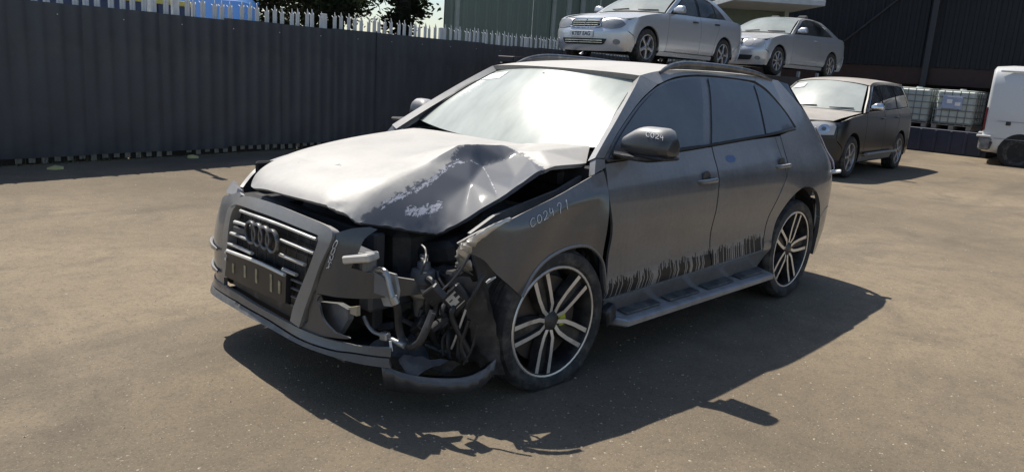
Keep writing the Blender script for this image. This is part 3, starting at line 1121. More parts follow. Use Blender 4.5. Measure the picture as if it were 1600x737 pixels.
# ---------------------------------------------------------------- the three cars behind
def simple_car(name, label, sp, loc, rz, rx=0.0):
    T = empty(name, loc, rz)
    T.rotation_euler = (rx, sp.get('pitch', 0), rz)
    tag(T, label, 'car')
    W, zb, zr = sp['W'], sp['belt'], sp['roof']
    zl = [.10, .24, .34, .50, .62, zb - .16, zb - .05, zb + .03, zb + .03 + (zr - zb) * .45, zr - .07, zr]
    fr = [.90, .95, .985, 1.0, 1.0, .992, .97, .925, .82, .69, .60]
    mid = (sp['xa'] + sp['xb']) / 2
    tab = {sp['xa']: [W * f * .985 for f in fr], mid: [W * f for f in fr], sp['xb']: [W * f * .975 for f in fr]}
    S = Body(zl, tab, sp['xa'], sp['xf'], sp['xb'], sp['xr'], 3.2)
    P, GL, DK = sp['paint'], sp['glass'], M_SEAL
    mats = {'p': P, 'g': GL, 's': DK, 'b': M_BLACK, 'c': M_CHROME, 't': sp.get('trim', M_BLACK)}
    for (nm, pts, mk_, off) in sp['side']:
        q = ol(pts, .04)
        for sg, fm in ((1, S.L), (-1, S.R)):
            panel(nm, q, fm, mats[mk_], T, (0, sg, .1), .07 if sg > 0 else .12, .03 if mk_ == 'p' else .008, off=off)
    for (nm, pts, mk_, off, th) in sp['front']:
        panel(nm, ol(pts, .03), S.F, mats.get(mk_, mk_), T, (1, 0, .1), .045, th, off=off)
    for (nm, pts, mk_, off) in sp['rear']:
        panel(nm, ol(pts, .06), S.B, mats.get(mk_, mk_), T, (-1, 0, .1), .1, .03, off=off)
    # bonnet
    hc, he = pchip(*zip(*sp['hood_c'])), pchip(*zip(*sp['hood_e']))
    hw = sp['hood_w']
    hm = lambda x, y: (x, y, float(hc(x)) + (float(he(x)) - float(hc(x))) * min(1, abs(y) / hw) ** 2.3)
    panel('bonnet', ol(sp['hood'], .05), hm, P, T, (0, 0, 1), .08, .02)
    # windscreen, rear screen
    def scr(bc, bk, tc, tk):
        def f(s, t):
            b_ = Vector((bc[0] + (bk[0] - bc[0]) * s * s, bk[1] * s, bc[1] + (bk[2] - bc[1]) * s * s))
            u = Vector((tc[0] + (tk[0] - tc[0]) * s * s, tk[1] * s, tc[1] + (tk[2] - tc[1]) * s * s))
            return tuple(b_.lerp(u, t) + Vector((0, 0, .03 * math.sin(PI * t))))
        return f
    q = ol([(-1, 0, 1), (1, 0, 1), (1, 1, 1), (-1, 1, 1)], .1)
    w = scr(*sp['ws']); wsc = panel('windscreen', q, w, sp.get('wsglass', GL), T, (1, 0, 1), .12, .006)
    r_ = scr(*sp['rs']); panel('rear_screen', q, r_, GL, T, (-1, 0, 1), .12, .006)
    for fn in (w,):
        for s0 in (-.45, .35):
            b = MB(); b.tube([Vector(fn(s0, .02)) + Vector((.02, 0, .015)), Vector(fn(s0 + .5, .06)) + Vector((.01, 0, .012))], .010, 6); b.build('wiper', M_BLACK, T)
    A = [Vector(w(s, t)) + Vector((.008, 0, .012)) for s, t in ((-.92, .80), (-.62, .84), (-.62, .66), (-.92, .62))]
    if sp.get('sheet', True):
        st = MB(); st.add(A + [a - Vector((.003, 0, .003)) for a in A], [(0, 1, 2, 3), (0, 4, 5, 1), (1, 5, 6, 2), (2, 6, 7, 3), (3, 7, 4, 0)])
        st.build('paper_sheet', simple('white_paper', (.85, .85, .84), .8), wsc)
    # roof
    zc, ze = pchip(*zip(*sp['roof_c'])), pchip(*zip(*sp['roof_e']))
    x0, x1 = sp['roof_x']
    def rf(x, y):
        e = float(ze(x)); ww = S.y(x, e)
        return (x, y, float(zc(x)) - (float(zc(x)) - e) * min(1, abs(y) / max(ww, .05)) ** 2.4)
    ed = [(x, S.y(x, float(ze(x))) - .004) for x in np.linspace(x0, x1, 12)]
    poly = [(ed[0][0], ed[0][1], 1)] + ed[1:-1] + [(ed[-1][0], ed[-1][1], 1), (x1 - .07, .2), (x1 - .07, -.2), (ed[-1][0], -ed[-1][1], 1)] + [(x, -y) for x, y in ed[-2:0:-1]] + [(ed[0][0], -ed[0][1], 1), (x0 + .09, -.3), (x0 + .11, 0), (x0 + .09, .3)]
    panel('roof', ol(poly, .05), rf, P, T, (0, 0, 1), .1, .03)
    if 'deck' in sp:
        dc = pchip(*zip(*sp['deck_c']))
        panel('boot_lid', ol(sp['deck'], .06), lambda x, y: (x, y, float(dc(x)) - .03 * (abs(y) / .7) ** 3), P, T, (0, 0, 1), .1, .03)
    # inside
    b = MB(); b.box(((sp['xa'] + sp['xb']) / 2 - .3, 0, .45), (2.6, W * 1.7, .5), None, .06); b.build('dark_floor_shell', M_DARK, T)
    b = MB(); b.box((.0, 0, .48), (1.0, W * 1.2, .42), None, .06); b.build('engine_bay', M_DARK, T)
    for x, y in ((-1.45, .36), (-1.45, -.36), (-2.25, 0)):
        seat(T, x, y, zb - .42, simple('car_seat', (.06, .06, .062), .85))
    b = MB(); b.box((-.78, 0, zb - .03), (.4, W * 1.45, .14), None, .05); b.build('dashboard', M_BLACK, T)
    n, m = 18, 6
    V, F = [], []
    for i in range(n):
        a = 2 * PI * i / n
        for j in range(m):
            c = 2 * PI * j / m
            rr = .18 + .015 * math.cos(c)
            V.append((-1.02 + .06 * math.sin(a) + .015 * math.sin(c), -.36 + rr * math.cos(a), zb + .04 + rr * math.sin(a) * .9))
    for i in range(n):
        for j in range(m): F.append((i * m + j, ((i + 1) % n) * m + j, ((i + 1) % n) * m + (j + 1) % m, i * m + (j + 1) % m))
    mk('steering_wheel', V, F, M_BLACK, T)
    # wheels
    R, r, ww = sp['wheel']
    for x in (0, -sp['wb']):
        for sg in (1, -1):
            wheel(T, (x, sg * (W - .03), R), 0 if sg > 0 else PI, R, r, .21, (M_RUBBER, M_ALLOY, M_ALLOY), sp['spokes'], None, .003, 0, rng.uniform(0, 2))
            b = MB()
            V, F = [], []
            k = 16
            ra = sp['arch'] + .01
            for i in range(k + 1):
                th = math.radians(-12 + 204 * i / k)
                for yy in (W * .97, W * .6): V.append((x + ra * math.cos(th), sg * yy, R + .0 + ra * math.sin(th)))
            F = [(2 * i, 2 * i + 1, 2 * i + 3, 2 * i + 2) for i in range(k)]
            V += [(x + ra * math.cos(math.radians(a)), sg * W * .6, R + ra * math.sin(math.radians(a))) for a in range(-15, 196, 15)]
            F.append(tuple(range(len(V) - 15, len(V))))
            mk('wheel_housing', V, F, M_DARK, T)
    # mirrors, handles
    mx, mz = sp['mirror']
    for sg in (1, -1):
        mo = mirror_housing(T, (mx, sg * (W + .07), mz), (.15, .20, .13), sp.get('mirror_mat', P), sg)
        b = MB(); b.tube([(mx, sg * (W - .06), mz - .05), (mx, sg * (W + .02), mz - .04)], .025, 8); b.build('mirror_foot', M_BLACK, mo)
        for (x, z) in sp['handles']:
            door_handle(T, (x, sg * S.y(x, z), z), .17, sp.get('handle_mat', P), sg)
    return T, S


def ell(cy, cz, a, b, n=16, rot=0.0):
    return [(cy + a * math.cos(2 * PI * i / n) * math.cos(rot) - b * math.sin(2 * PI * i / n) * math.sin(rot), cz + a * math.cos(2 * PI * i / n) * math.sin(rot) + b * math.sin(2 * PI * i / n) * math.cos(rot)) for i in range(n)]


def cars():
    silver = car_paint('silver_paint', (.62, .635, .66), (.56, .54, .50), metal=.5, rough=.30, side_dust=.03, up_dust=.35)
    silver2 = car_paint('silver_paint_coupe', (.56, .58, .61), (.56, .54, .50), metal=.5, rough=.30, side_dust=.03, up_dust=.35)
    black = car_paint('black_paint', (.012, .013, .018), (.48, .44, .39), metal=0, rough=.30, side_dust=.01, up_dust=.85, coat=.08)
    gl = glass('car_glass', (.04, .05, .055), .5, .12, (.4, .42, .42))
    gl2 = glass('car_glass_tinted', (.02, .022, .026), .2, .10, (.4, .42, .42))
    wsg = glass('car_windscreen', (.10, .13, .125), .35, .45, (.55, .58, .55), .05, .35)
    lens = glass('headlamp_lens', (.24, .26, .29), .25, .10, (.6, .6, .6), .06, .3)
    lens2 = glass('headlamp_lens_pale', (.50, .50, .50), .12, .25, (.6, .6, .6), .08, .3)
    lens_in = M_CHROME

    def front_common(bump, hl, grille, extra, pale_=True):
        f = [('front_bumper', bump, 'p', 0.0, .03)]
        for sg in (1, -1):
            for h in hl:
                pts = [(y * sg, z) + ((1,) if len(t) else ()) for (y, z, *t) in h]
                f.append(('headlamp', pts, lens if pale_ is False else lens2, .006, .03))
        return f + grille + extra

    def ring(pts): return pts
    # ----- silver saloon
    aF, aR = arc(0, .315, .365, 188, 4, 12), arc(-2.715, .315, .36, 176, 4, 12)
    sal = dict(W=.864, belt=.95, roof=1.427, wb=2.715, xa=.22, xb=-3.15, arch=.37, paint=silver, glass=gl, wsglass=wsg, wheel=(.316, .215, .2), spokes=5, pitch=0,
               xf=[(.15, .70), (.25, .77), (.40, .79), (.52, .79), (.58, .765), (.66, .74), (.74, .68), (.82, .55), (1.0, .45)], xr=[(.15, -3.62), (.4, -3.72), (.6, -3.74), (.8, -3.72), (.97, -3.68), (1.2, -3.5), (1.43, -3.3)],
               mirror=(-.80, 1.02), handles=[(-1.52, .86), (-2.36, .88)], handle_mat=M_BLACK)
    sal['side'] = [
        ('front_fender', [(.53, .735, 1), (.25, .825), (-.15, .898), (-.62, .955, 1), (-.60, .6), (-.585, .27, 1), (-.40, .265, 1)] + aF + [(.42, .47, 1), (.56, .555, 1)], 'p', 0),
        ('front_bumper_corner', [(.372, .33, 1), (.425, .46, 1), (.57, .545, 1), (.60, .40), (.56, .22, 1), (.40, .20, 1)], 'p', 0),
        ('front_door', [(-.632, .948, 1), (-1.2, .968), (-1.735, .978, 1), (-1.745, .6), (-1.742, .275, 1), (-.597, .275, 1), (-.61, .6)], 'p', 0),
        ('rear_door', [(-1.747, .979, 1), (-2.15, .99), (-2.50, 1.0, 1), (-2.46, .85), (-2.385, .70), (-2.31, .54), (-2.27, .275, 1), (-1.754, .275, 1)], 'p', 0),
        ('sill', [(-.40, .258, 1), (-2.33, .258, 1), (-2.33, .185, 1), (-.40, .185, 1)], 'p', -.012),
        ('rear_quarter_panel', [(-2.512, 1.0, 1), (-2.80, 1.012), (-3.15, .998, 1), (-3.45, .975), (-3.60, .93, 1), (-3.62, .74, 1), (-3.40, .60, 1), (-3.08, .40, 1)] + aR + [(-2.335, .28, 1), (-2.282, .285, 1), (-2.322, .54), (-2.397, .70), (-2.472, .85)], 'p', 0),
        ('rear_bumper_corner', [(-3.082, .385, 1), (-3.40, .59, 1), (-3.62, .73, 1), (-3.66, .45), (-3.58, .22, 1), (-3.10, .20, 1)], 'p', 0),
        ('c_pillar', [(-2.20, 1.375, 1), (-2.34, 1.325), (-2.56, 1.20), (-2.815, 1.016, 1), (-3.12, 1.003, 1), (-2.86, 1.15), (-2.52, 1.345, 1)], 'p', 0),
        ('cant_rail', [(-1.20, 1.318, 1), (-1.5, 1.378), (-1.85, 1.398), (-2.20, 1.386, 1), (-2.20, 1.358, 1), (-1.9, 1.372), (-1.55, 1.355), (-1.29, 1.292, 1)], 'p', 0),
        ('a_pillar', [(-.56, .955, 1), (-.85, 1.13), (-1.19, 1.316, 1), (-1.285, 1.291, 1), (-1.0, 1.14), (-.69, .958, 1)], 'p', 0),
        ('window_seal', [(-.70, .955, 1), (-1.0, 1.13), (-1.28, 1.28), (-1.55, 1.345), (-1.9, 1.362), (-2.2, 1.345), (-2.36, 1.30), (-2.54, 1.195), (-2.80, 1.018, 1), (-1.7, .982)], 's', -.008),
        ('front_side_window', [(-.76, .968, 1), (-1.02, 1.125), (-1.29, 1.268), (-1.55, 1.332), (-1.70, 1.345, 1), (-1.67, .988, 1)], 'g', 0),
        ('rear_side_window', [(-1.78, .992, 1), (-1.81, 1.348, 1), (-2.1, 1.338), (-2.34, 1.288, 1), (-2.38, 1.010, 1)], 'g', 0),
        ('quarter_window', [(-2.42, 1.012, 1), (-2.385, 1.262, 1), (-2.52, 1.18), (-2.72, 1.03, 1)], 'g', 0),
        ('rub_strip', [(-.64, .562, 1), (-2.28, .575, 1), (-2.28, .535, 1), (-.64, .522, 1)], 'p', .006),
    ]
    lampS = [[(.345, .60, 1), (.34, .68), (.42, .735), (.55, .745), (.68, .725), (.76, .66, 1), (.70, .60), (.55, .575)]]
    gy = simple('intake_black', (.02, .02, .022), .5)
    sal['front'] = front_common([(-.79, .545, 1), (-.6, .565), (-.33, .585, 1), (-.30, .590), (.30, .590), (.33, .585, 1), (.6, .565), (.79, .545, 1), (.80, .35), (.76, .20, 1), (0, .185), (-.76, .20, 1), (-.80, .35)], lampS, [
        ('grille', [(-.29, .60, 1), (-.315, .68), (-.25, .735, 1), (.25, .735, 1), (.315, .68), (.29, .60, 1)], gy, .012, .04),
        ('lower_intake', [(-.50, .40, 1), (.50, .40, 1), (.44, .31), (.38, .295, 1), (-.38, .295, 1), (-.44, .31)], gy, .008, .01)],
        [('fog_lamp', ell(s * .66, .355, .055, .045), lens, .010, .01) for s in (1, -1)] + [('nose_panel', [(s * .30, .585, 1), (s * .32, .75, 1), (s * .55, .765), (s * .76, .745, 1), (s * .835, .70, 1), (s * .82, .54, 1), (s * .6, .56)], 'p', -.006, .02) for s in (1, -1)], False)
    sal['rear'] = [('boot_panel', [(-.72, .60, 1), (-.72, .96, 1), (.72, .96, 1), (.72, .60, 1)], 'p', 0), ('rear_bumper', [(-.78, .59, 1), (.78, .59, 1), (.76, .22, 1), (-.76, .22, 1)], 'p', .01),
                   ('tail_lamp', [(.45, .70, 1), (.45, .90, 1), (.74, .90, 1), (.74, .70, 1)], simple('tail_lamp_red', (.10, .012, .012), .2), .012), ('tail_lamp', [(-.45, .70, 1), (-.45, .90, 1), (-.74, .90, 1), (-.74, .70, 1)], simple('tail_lamp_red', (.10, .012, .012), .2), .012)]
    sal.update(hood_c=[(.70, .745), (.62, .79), (.4, .845), (0, .91), (-.55, .975)], hood_e=[(.70, .70), (.62, .725), (.4, .775), (0, .855), (-.55, .945)], hood_w=.74,
               hood=[(.665, .30, 1), (.58, .52), (.50, .68, 1), (.2, .735), (-.58, .755, 1), (-.46, .3), (-.44, 0), (-.46, -.3), (-.58, -.755, 1), (.2, -.735), (.50, -.68, 1), (.58, -.52), (.665, -.30, 1), (.675, 0)],
               ws=((-.42, .985), (-.58, .745, .965), (-1.12, 1.375), (-1.22, .585, 1.322)), rs=((-3.10, 1.035), (-3.02, .66, 1.01), (-2.52, 1.375), (-2.48, .55, 1.335)),
               roof_c=[(-1.1, 1.375), (-1.5, 1.418), (-1.9, 1.427), (-2.3, 1.405), (-2.6, 1.36)], roof_e=[(-1.1, 1.29), (-1.2, 1.318), (-1.5, 1.378), (-1.85, 1.398), (-2.2, 1.386), (-2.52, 1.345)], roof_x=(-1.20, -2.50),
               deck=[(-3.06, .66, 1), (-3.13, 0), (-3.06, -.66, 1), (-3.5, -.74), (-3.62, -.60, 1), (-3.69, 0), (-3.62, .60, 1), (-3.5, .74)], deck_c=[(-3.0, 1.02), (-3.3, 1.005), (-3.7, .965)])
    T, S = simple_car('silver_saloon', 'silver four-door saloon on the rack with number plate KT07 EAG', sal, (-9.12, -4.945 - .834, 1.715), math.radians(.3))
    # grille bars, star-free centre bar, chrome frame
    for z in (.630, .668, .704):
        b = MB(); b.tube([Vector(S.F(y, z)) + Vector((.022, 0, 0)) for y in np.linspace(-.285, .285, 9)], .0055, 6); b.build('grille_bar', M_CHROME, T)
    b = MB(); b.tube([Vector(S.F(0, z)) + Vector((.028, 0, 0)) for z in (.60, .67, .735)], .008, 6); b.build('grille_bar', M_CHROME, T)
    b = MB(); fp = ol([(-.29, .60), (-.32, .68), (-.25, .738), (.25, .738), (.32, .68), (.29, .60)], .05)
    b.tube([Vector(S.F(y, z)) + Vector((.016, 0, 0)) for y, z in fp + fp[:1]], .011, 6); b.build('grille_frame', M_CHROME, T)
    for z in (.33, .365):
        b = MB(); b.tube([Vector(S.F(y, z)) + Vector((.016, 0, 0)) for y in np.linspace(-.42, .42, 9)], .008, 6); b.build('intake_bar', M_CHROME, T)
    px = S.F(0, .47)[0] + .018
    b = MB(); b.box((px, -.04, .475), (.008, .52, .112), None, .003); pl = b.build('number_plate', simple('plate_white', (.82, .82, .80), .5), T)
    M = Matrix.Translation((px + .005, -.04, .475)) @ Matrix(((0, 0, 1, 0), (1, 0, 0, 0), (0, 1, 0, 0), (0, 0, 0, 1)))
    lettering('plate_lettering', 'KT07 EAG', .095, simple('plate_black', (.01, .01, .01), .5), pl, M, .0008, .0018, 1.0)

    # ----- silver coupe
    co = dict(sal)
    co.update(paint=silver2, belt=.95, roof=1.405, spokes=7, glass=glass('coupe_glass', (.05, .06, .055), .72, .10, (.4, .42, .42)), handles=[(-1.72, .86)], handle_mat=silver2, mirror=(-.82, 1.03), sheet=False)
    co['side'] = [
        ('front_fender', [(.53, .735, 1), (.25, .825), (-.15, .898), (-.62, .955, 1), (-.60, .6), (-.585, .27, 1), (-.40, .265, 1)] + aF + [(.42, .47, 1), (.54, .545, 1)], 'p', 0),
        ('front_bumper_corner', [(.372, .33, 1), (.425, .46, 1), (.56, .54, 1), (.60, .40), (.56, .22, 1), (.40, .20, 1)], 'p', 0),
        ('door', [(-.632, .948, 1), (-1.2, .968), (-1.955, .985, 1), (-1.97, .75), (-1.93, .5), (-1.90, .275, 1), (-.597, .275, 1), (-.61, .6)], 'p', 0),
        ('sill', [(-.40, .258, 1), (-2.33, .258, 1), (-2.33, .185, 1), (-.40, .185, 1)], 'p', -.012),
        ('rear_quarter_panel', [(-1.968, .986, 1), (-2.4, 1.0), (-2.80, 1.012), (-3.15, .998, 1), (-3.45, .975), (-3.60, .93, 1), (-3.62, .70, 1), (-3.40, .58, 1), (-3.08, .40, 1)] + aR + [(-2.335, .28, 1), (-1.914, .278, 1), (-1.943, .5), (-1.983, .75)], 'p', 0),
        ('rear_bumper_corner', [(-3.082, .385, 1), (-3.40, .57, 1), (-3.62, .69, 1), (-3.66, .45), (-3.58, .22, 1), (-3.10, .20, 1)], 'p', 0),
        ('c_pillar', [(-2.02, 1.372, 1), (-2.24, 1.315), (-2.50, 1.185), (-2.785, 1.016, 1), (-3.12, 1.003, 1), (-2.80, 1.14), (-2.40, 1.335, 1)], 'p', 0),
        ('cant_rail', [(-1.20, 1.308, 1), (-1.5, 1.365), (-1.80, 1.380), (-2.04, 1.374, 1), (-2.0, 1.350, 1), (-1.8, 1.356), (-1.55, 1.342), (-1.29, 1.283, 1)], 'p', 0),
        ('a_pillar', [(-.56, .955, 1), (-.85, 1.13), (-1.19, 1.306, 1), (-1.285, 1.282, 1), (-1.0, 1.135), (-.69, .958, 1)], 'p', 0),
        ('window_seal', [(-.70, .955, 1), (-1.0, 1.125), (-1.28, 1.27), (-1.55, 1.333), (-1.8, 1.348), (-2.0, 1.342), (-2.24, 1.290), (-2.48, 1.172), (-2.775, 1.018, 1), (-1.7, .982)], 's', -.012),
        ('door_window', [(-.76, .968, 1), (-1.02, 1.118), (-1.29, 1.258), (-1.55, 1.322), (-1.8, 1.336), (-1.87, 1.336, 1), (-1.93, .992, 1)], 'g', 0),
        ('rear_side_window', [(-1.98, .995, 1), (-1.92, 1.336, 1), (-2.2, 1.288), (-2.45, 1.168), (-2.70, 1.03, 1)], 'g', 0),
        ('rub_strip', [(-.64, .555, 1), (-2.28, .565, 1), (-2.28, .53, 1), (-.64, .52, 1)], 'p', .006),
    ]
    lampC = [[(y, z) for y, z in ell(.47, .675, .105, .085)], [(y, z) for y, z in ell(.66, .665, .115, .090)]]
    co['front'] = front_common([(-.79, .545, 1), (-.6, .57), (-.33, .585, 1), (-.30, .590), (.30, .590), (.33, .585, 1), (.6, .57), (.79, .545, 1), (.80, .35), (.76, .20, 1), (0, .185), (-.76, .20, 1), (-.80, .35)], lampC, [
        ('grille', [(-.29, .60, 1), (-.32, .68), (-.25, .735, 1), (.25, .735, 1), (.32, .68), (.29, .60, 1)], gy, .012, .04),
        ('lower_intake', [(-.60, .40, 1), (.60, .40, 1), (.56, .31), (.50, .295, 1), (-.50, .295, 1), (-.56, .31)], gy, .008, .01)],
        [('fog_lamp', ell(s * .69, .345, .05, .042), lens, .010, .01) for s in (1, -1)] + [('nose_panel', [(s * .30, .585, 1), (s * .32, .75, 1), (s * .55, .765), (s * .76, .745, 1), (s * .835, .70, 1), (s * .82, .54, 1), (s * .6, .56)], 'p', -.006, .02) for s in (1, -1)])
    co.update(roof_c=[(-1.1, 1.365), (-1.5, 1.40), (-1.8, 1.405), (-2.2, 1.38), (-2.5, 1.335)], roof_e=[(-1.1, 1.28), (-1.2, 1.308), (-1.5, 1.365), (-1.8, 1.380), (-2.04, 1.374), (-2.42, 1.333)], roof_x=(-1.20, -2.40),
              rs=((-3.10, 1.035), (-3.02, .66, 1.01), (-2.42, 1.365), (-2.38, .53, 1.325)))
    T, S = simple_car('silver_coupe', 'silver two-door coupe with twin oval headlamps on the rack', co, (-14.33, -4.95 - .834, 1.725), math.radians(-2.0))
    for z in (.630, .668, .704):
        b = MB(); b.tube([Vector(S.F(y, z)) + Vector((.022, 0, 0)) for y in np.linspace(-.285, .285, 9)], .0055, 6); b.build('grille_bar', M_CHROME, T)

    # ----- black SUV
    aF, aR = arc(0, .37, .425, 186, 2, 12), arc(-2.857, .37, .42, 178, 2, 12)
    xc = dict(W=.945, belt=1.14, roof=1.745, wb=2.857, xa=.15, xb=-3.35, arch=.43, paint=black, glass=gl2, wheel=(.365, .245, .23), spokes=5,
              wsglass=glass('suv_dusty_windscreen', (.10, .14, .15), .2, .62, (.58, .60, .56), .05, .38),
              xf=[(.15, .76), (.3, .84), (.5, .86), (.7, .86), (.85, .83), (.95, .76), (1.05, .60), (1.2, .5)], xr=[(.15, -3.72), (.4, -3.84), (.7, -3.86), (1.1, -3.84), (1.3, -3.78), (1.5, -3.68), (1.75, -3.55)],
              mirror=(-.80, 1.235), mirror_mat=M_CHROME, handles=[(-1.50, 1.03), (-2.42, 1.05)])
    xc['side'] = [
        ('front_fender', [(.58, .965, 1), (.25, 1.045), (-.15, 1.085), (-.62, 1.125, 1), (-.60, .7), (-.585, .36, 1), (-.44, .35, 1)] + aF + [(.46, .55, 1), (.62, .68, 1)], 'p', 0),
        ('front_bumper_corner', [(.428, .40, 1), (.47, .54, 1), (.63, .67, 1), (.66, .45), (.60, .26, 1), (.44, .25, 1)], 'p', 0),
        ('front_door', [(-.632, 1.13, 1), (-1.2, 1.15), (-1.655, 1.162, 1), (-1.665, .7), (-1.66, .37, 1), (-.597, .37, 1), (-.61, .7)], 'p', 0),
        ('rear_door', [(-1.667, 1.163, 1), (-2.2, 1.18), (-2.60, 1.193, 1), (-2.58, .98), (-2.50, .80), (-2.40, .60), (-2.37, .37, 1), (-1.672, .37, 1)], 'p', 0),
        ('sill', [(-.44, .355, 1), (-2.40, .355, 1), (-2.40, .26, 1), (-.44, .26, 1)], simple and 't', -.004),
        ('rear_quarter_panel', [(-2.612, 1.194, 1), (-3.1, 1.21), (-3.42, 1.225, 1), (-3.70, 1.225, 1), (-3.74, .95), (-3.72, .70, 1), (-3.5, .64, 1), (-3.285, .50, 1)] + aR + [(-2.415, .375, 1), (-2.382, .375, 1), (-2.412, .60), (-2.512, .80), (-2.592, .98)], 'p', 0),
        ('rear_bumper_corner', [(-3.287, .48, 1), (-3.5, .63, 1), (-3.72, .69, 1), (-3.76, .5), (-3.68, .30, 1), (-3.31, .29, 1)], 'p', 0),
        ('d_pillar', [(-3.20, 1.665, 1), (-3.28, 1.60), (-3.38, 1.40), (-3.435, 1.24, 1), (-3.70, 1.235, 1), (-3.58, 1.5), (-3.46, 1.69, 1)], 'p', 0),
        ('cant_rail', [(-1.20, 1.615, 1), (-1.5, 1.672), (-2.0, 1.698), (-2.7, 1.70), (-3.20, 1.692, 1), (-3.20, 1.655, 1), (-2.6, 1.663), (-2.0, 1.660), (-1.5, 1.635), (-1.28, 1.590, 1)], 'p', 0),
        ('a_pillar', [(-.56, 1.14, 1), (-.85, 1.36), (-1.19, 1.613, 1), (-1.275, 1.588, 1), (-.98, 1.37), (-.70, 1.145, 1)], 'p', 0),
        ('window_seal', [(-.72, 1.143, 1), (-.98, 1.36), (-1.27, 1.577), (-1.5, 1.627), (-2.0, 1.652), (-2.6, 1.655), (-3.18, 1.642), (-3.27, 1.59), (-3.37, 1.40), (-3.425, 1.238, 1), (-2.0, 1.178)], 's', -.004),
        ('front_side_window', [(-.80, 1.168, 1), (-1.02, 1.355), (-1.29, 1.558), (-1.5, 1.606), (-1.64, 1.617, 1), (-1.62, 1.188, 1)], 'g', .004),
        ('rear_side_window', [(-1.70, 1.192, 1), (-1.72, 1.624, 1), (-2.1, 1.634), (-2.56, 1.636, 1), (-2.54, 1.214, 1)], 'g', .004),
        ('quarter_window', [(-2.62, 1.218, 1), (-2.64, 1.637, 1), (-3.14, 1.625, 1), (-3.23, 1.57), (-3.33, 1.39), (-3.375, 1.252, 1)], 'g', .004),
    ]
    lampX = [[(.42, .76, 1), (.44, .93), (.60, .955), (.76, .945), (.815, .90, 1), (.81, .76, 1), (.6, .745)]]
    xc['front'] = front_common([(-.85, .70, 1), (-.4, .72), (0, .72), (.4, .72), (.85, .70, 1), (.88, .45), (.84, .28, 1), (0, .26), (-.84, .28, 1), (-.88, .45)], lampX, [
        ('grille', [(-.34, .72, 1), (-.40, .92, 1), (0, .945), (.40, .92, 1), (.34, .72, 1)], gy, .008, .04), ('lower_intake', [(-.5, .52, 1), (.5, .52, 1), (.46, .40, 1), (-.46, .40, 1)], gy, .008, .01)],
        [('nose_panel', [(s * .38, .70, 1), (s * .40, .955, 1), (s * .6, .98), (s * .80, .965, 1), (s * .90, .90, 1), (s * .88, .68, 1)], 'p', -.006, .02) for s in (1, -1)] + [('lamp_reflector', ell(s * .66, .85, .085, .075), M_CHROME, .012, .005) for s in (1, -1)] + [('lamp_projector', ell(s * .66, .85, .035, .032), simple('lamp_grey', (.12, .13, .14), .2), .016, .005) for s in (1, -1)])
    xc['rear'] = [('tailgate', [(-.80, .70, 1), (-.80, 1.22, 1), (.80, 1.22, 1), (.80, .70, 1)], 'p', 0), ('rear_bumper', [(-.86, .69, 1), (.86, .69, 1), (.84, .30, 1), (-.84, .30, 1)], 'p', .01)]
    xc.update(hood_c=[(.74, .985), (.6, 1.03), (.3, 1.085), (-.1, 1.125), (-.6, 1.165)], hood_e=[(.74, .95), (.6, .975), (.3, 1.04), (-.1, 1.085), (-.6, 1.13)], hood_w=.80,
              hood=[(.725, .40, 1), (.66, .60), (.58, .74, 1), (.2, .80), (-.58, .82, 1), (-.46, .3), (-.44, 0), (-.46, -.3), (-.58, -.82, 1), (.2, -.80), (.58, -.74, 1), (.66, -.60), (.725, -.40, 1), (.74, 0)],
              ws=((-.42, 1.16), (-.58, .80, 1.15), (-1.10, 1.675), (-1.21, .64, 1.618)), rs=((-3.76, 1.24), (-3.68, .72, 1.24), (-3.50, 1.68), (-3.44, .58, 1.66)),
              roof_c=[(-1.1, 1.675), (-1.5, 1.735), (-2.2, 1.755), (-3.0, 1.745), (-3.5, 1.70)], roof_e=[(-1.1, 1.59), (-1.2, 1.615), (-1.5, 1.672), (-2.0, 1.698), (-2.7, 1.70), (-3.2, 1.692), (-3.46, 1.69)], roof_x=(-1.20, -3.44), trim=simple('sill_grey', (.18, .185, .19), .5))
    T, S = simple_car('black_suv', 'dusty black SUV with chrome mirror caps parked behind the crashed car', xc, (-11.15, -1.87 - .915, 0), math.radians(2.6))
    for sg in (1, -1):
        fm = S.L if sg > 0 else S.R
        for pl in ([(-.72, 1.143), (-1.3, 1.16), (-2.0, 1.178), (-2.8, 1.205), (-3.425, 1.238)], [(-.72, 1.143), (-.98, 1.36), (-1.27, 1.577), (-1.5, 1.627), (-2.0, 1.652), (-2.6, 1.655), (-3.18, 1.642), (-3.27, 1.59), (-3.425, 1.238)]):
            b = MB(); b.tube([Vector(fm(x, z)) + Vector((0, sg * .006, 0)) for x, z in crp(pl, 4)], .009, 6); b.build('chrome_strip', M_CHROME, T)
        b = MB(); b.tube([(-.62, sg * .985, .40), (-2.34, sg * .985, .405)], .035, 8, ry=.8); b.build('side_step', simple('step_satin', (.35, .35, .34), .4, .4), T)


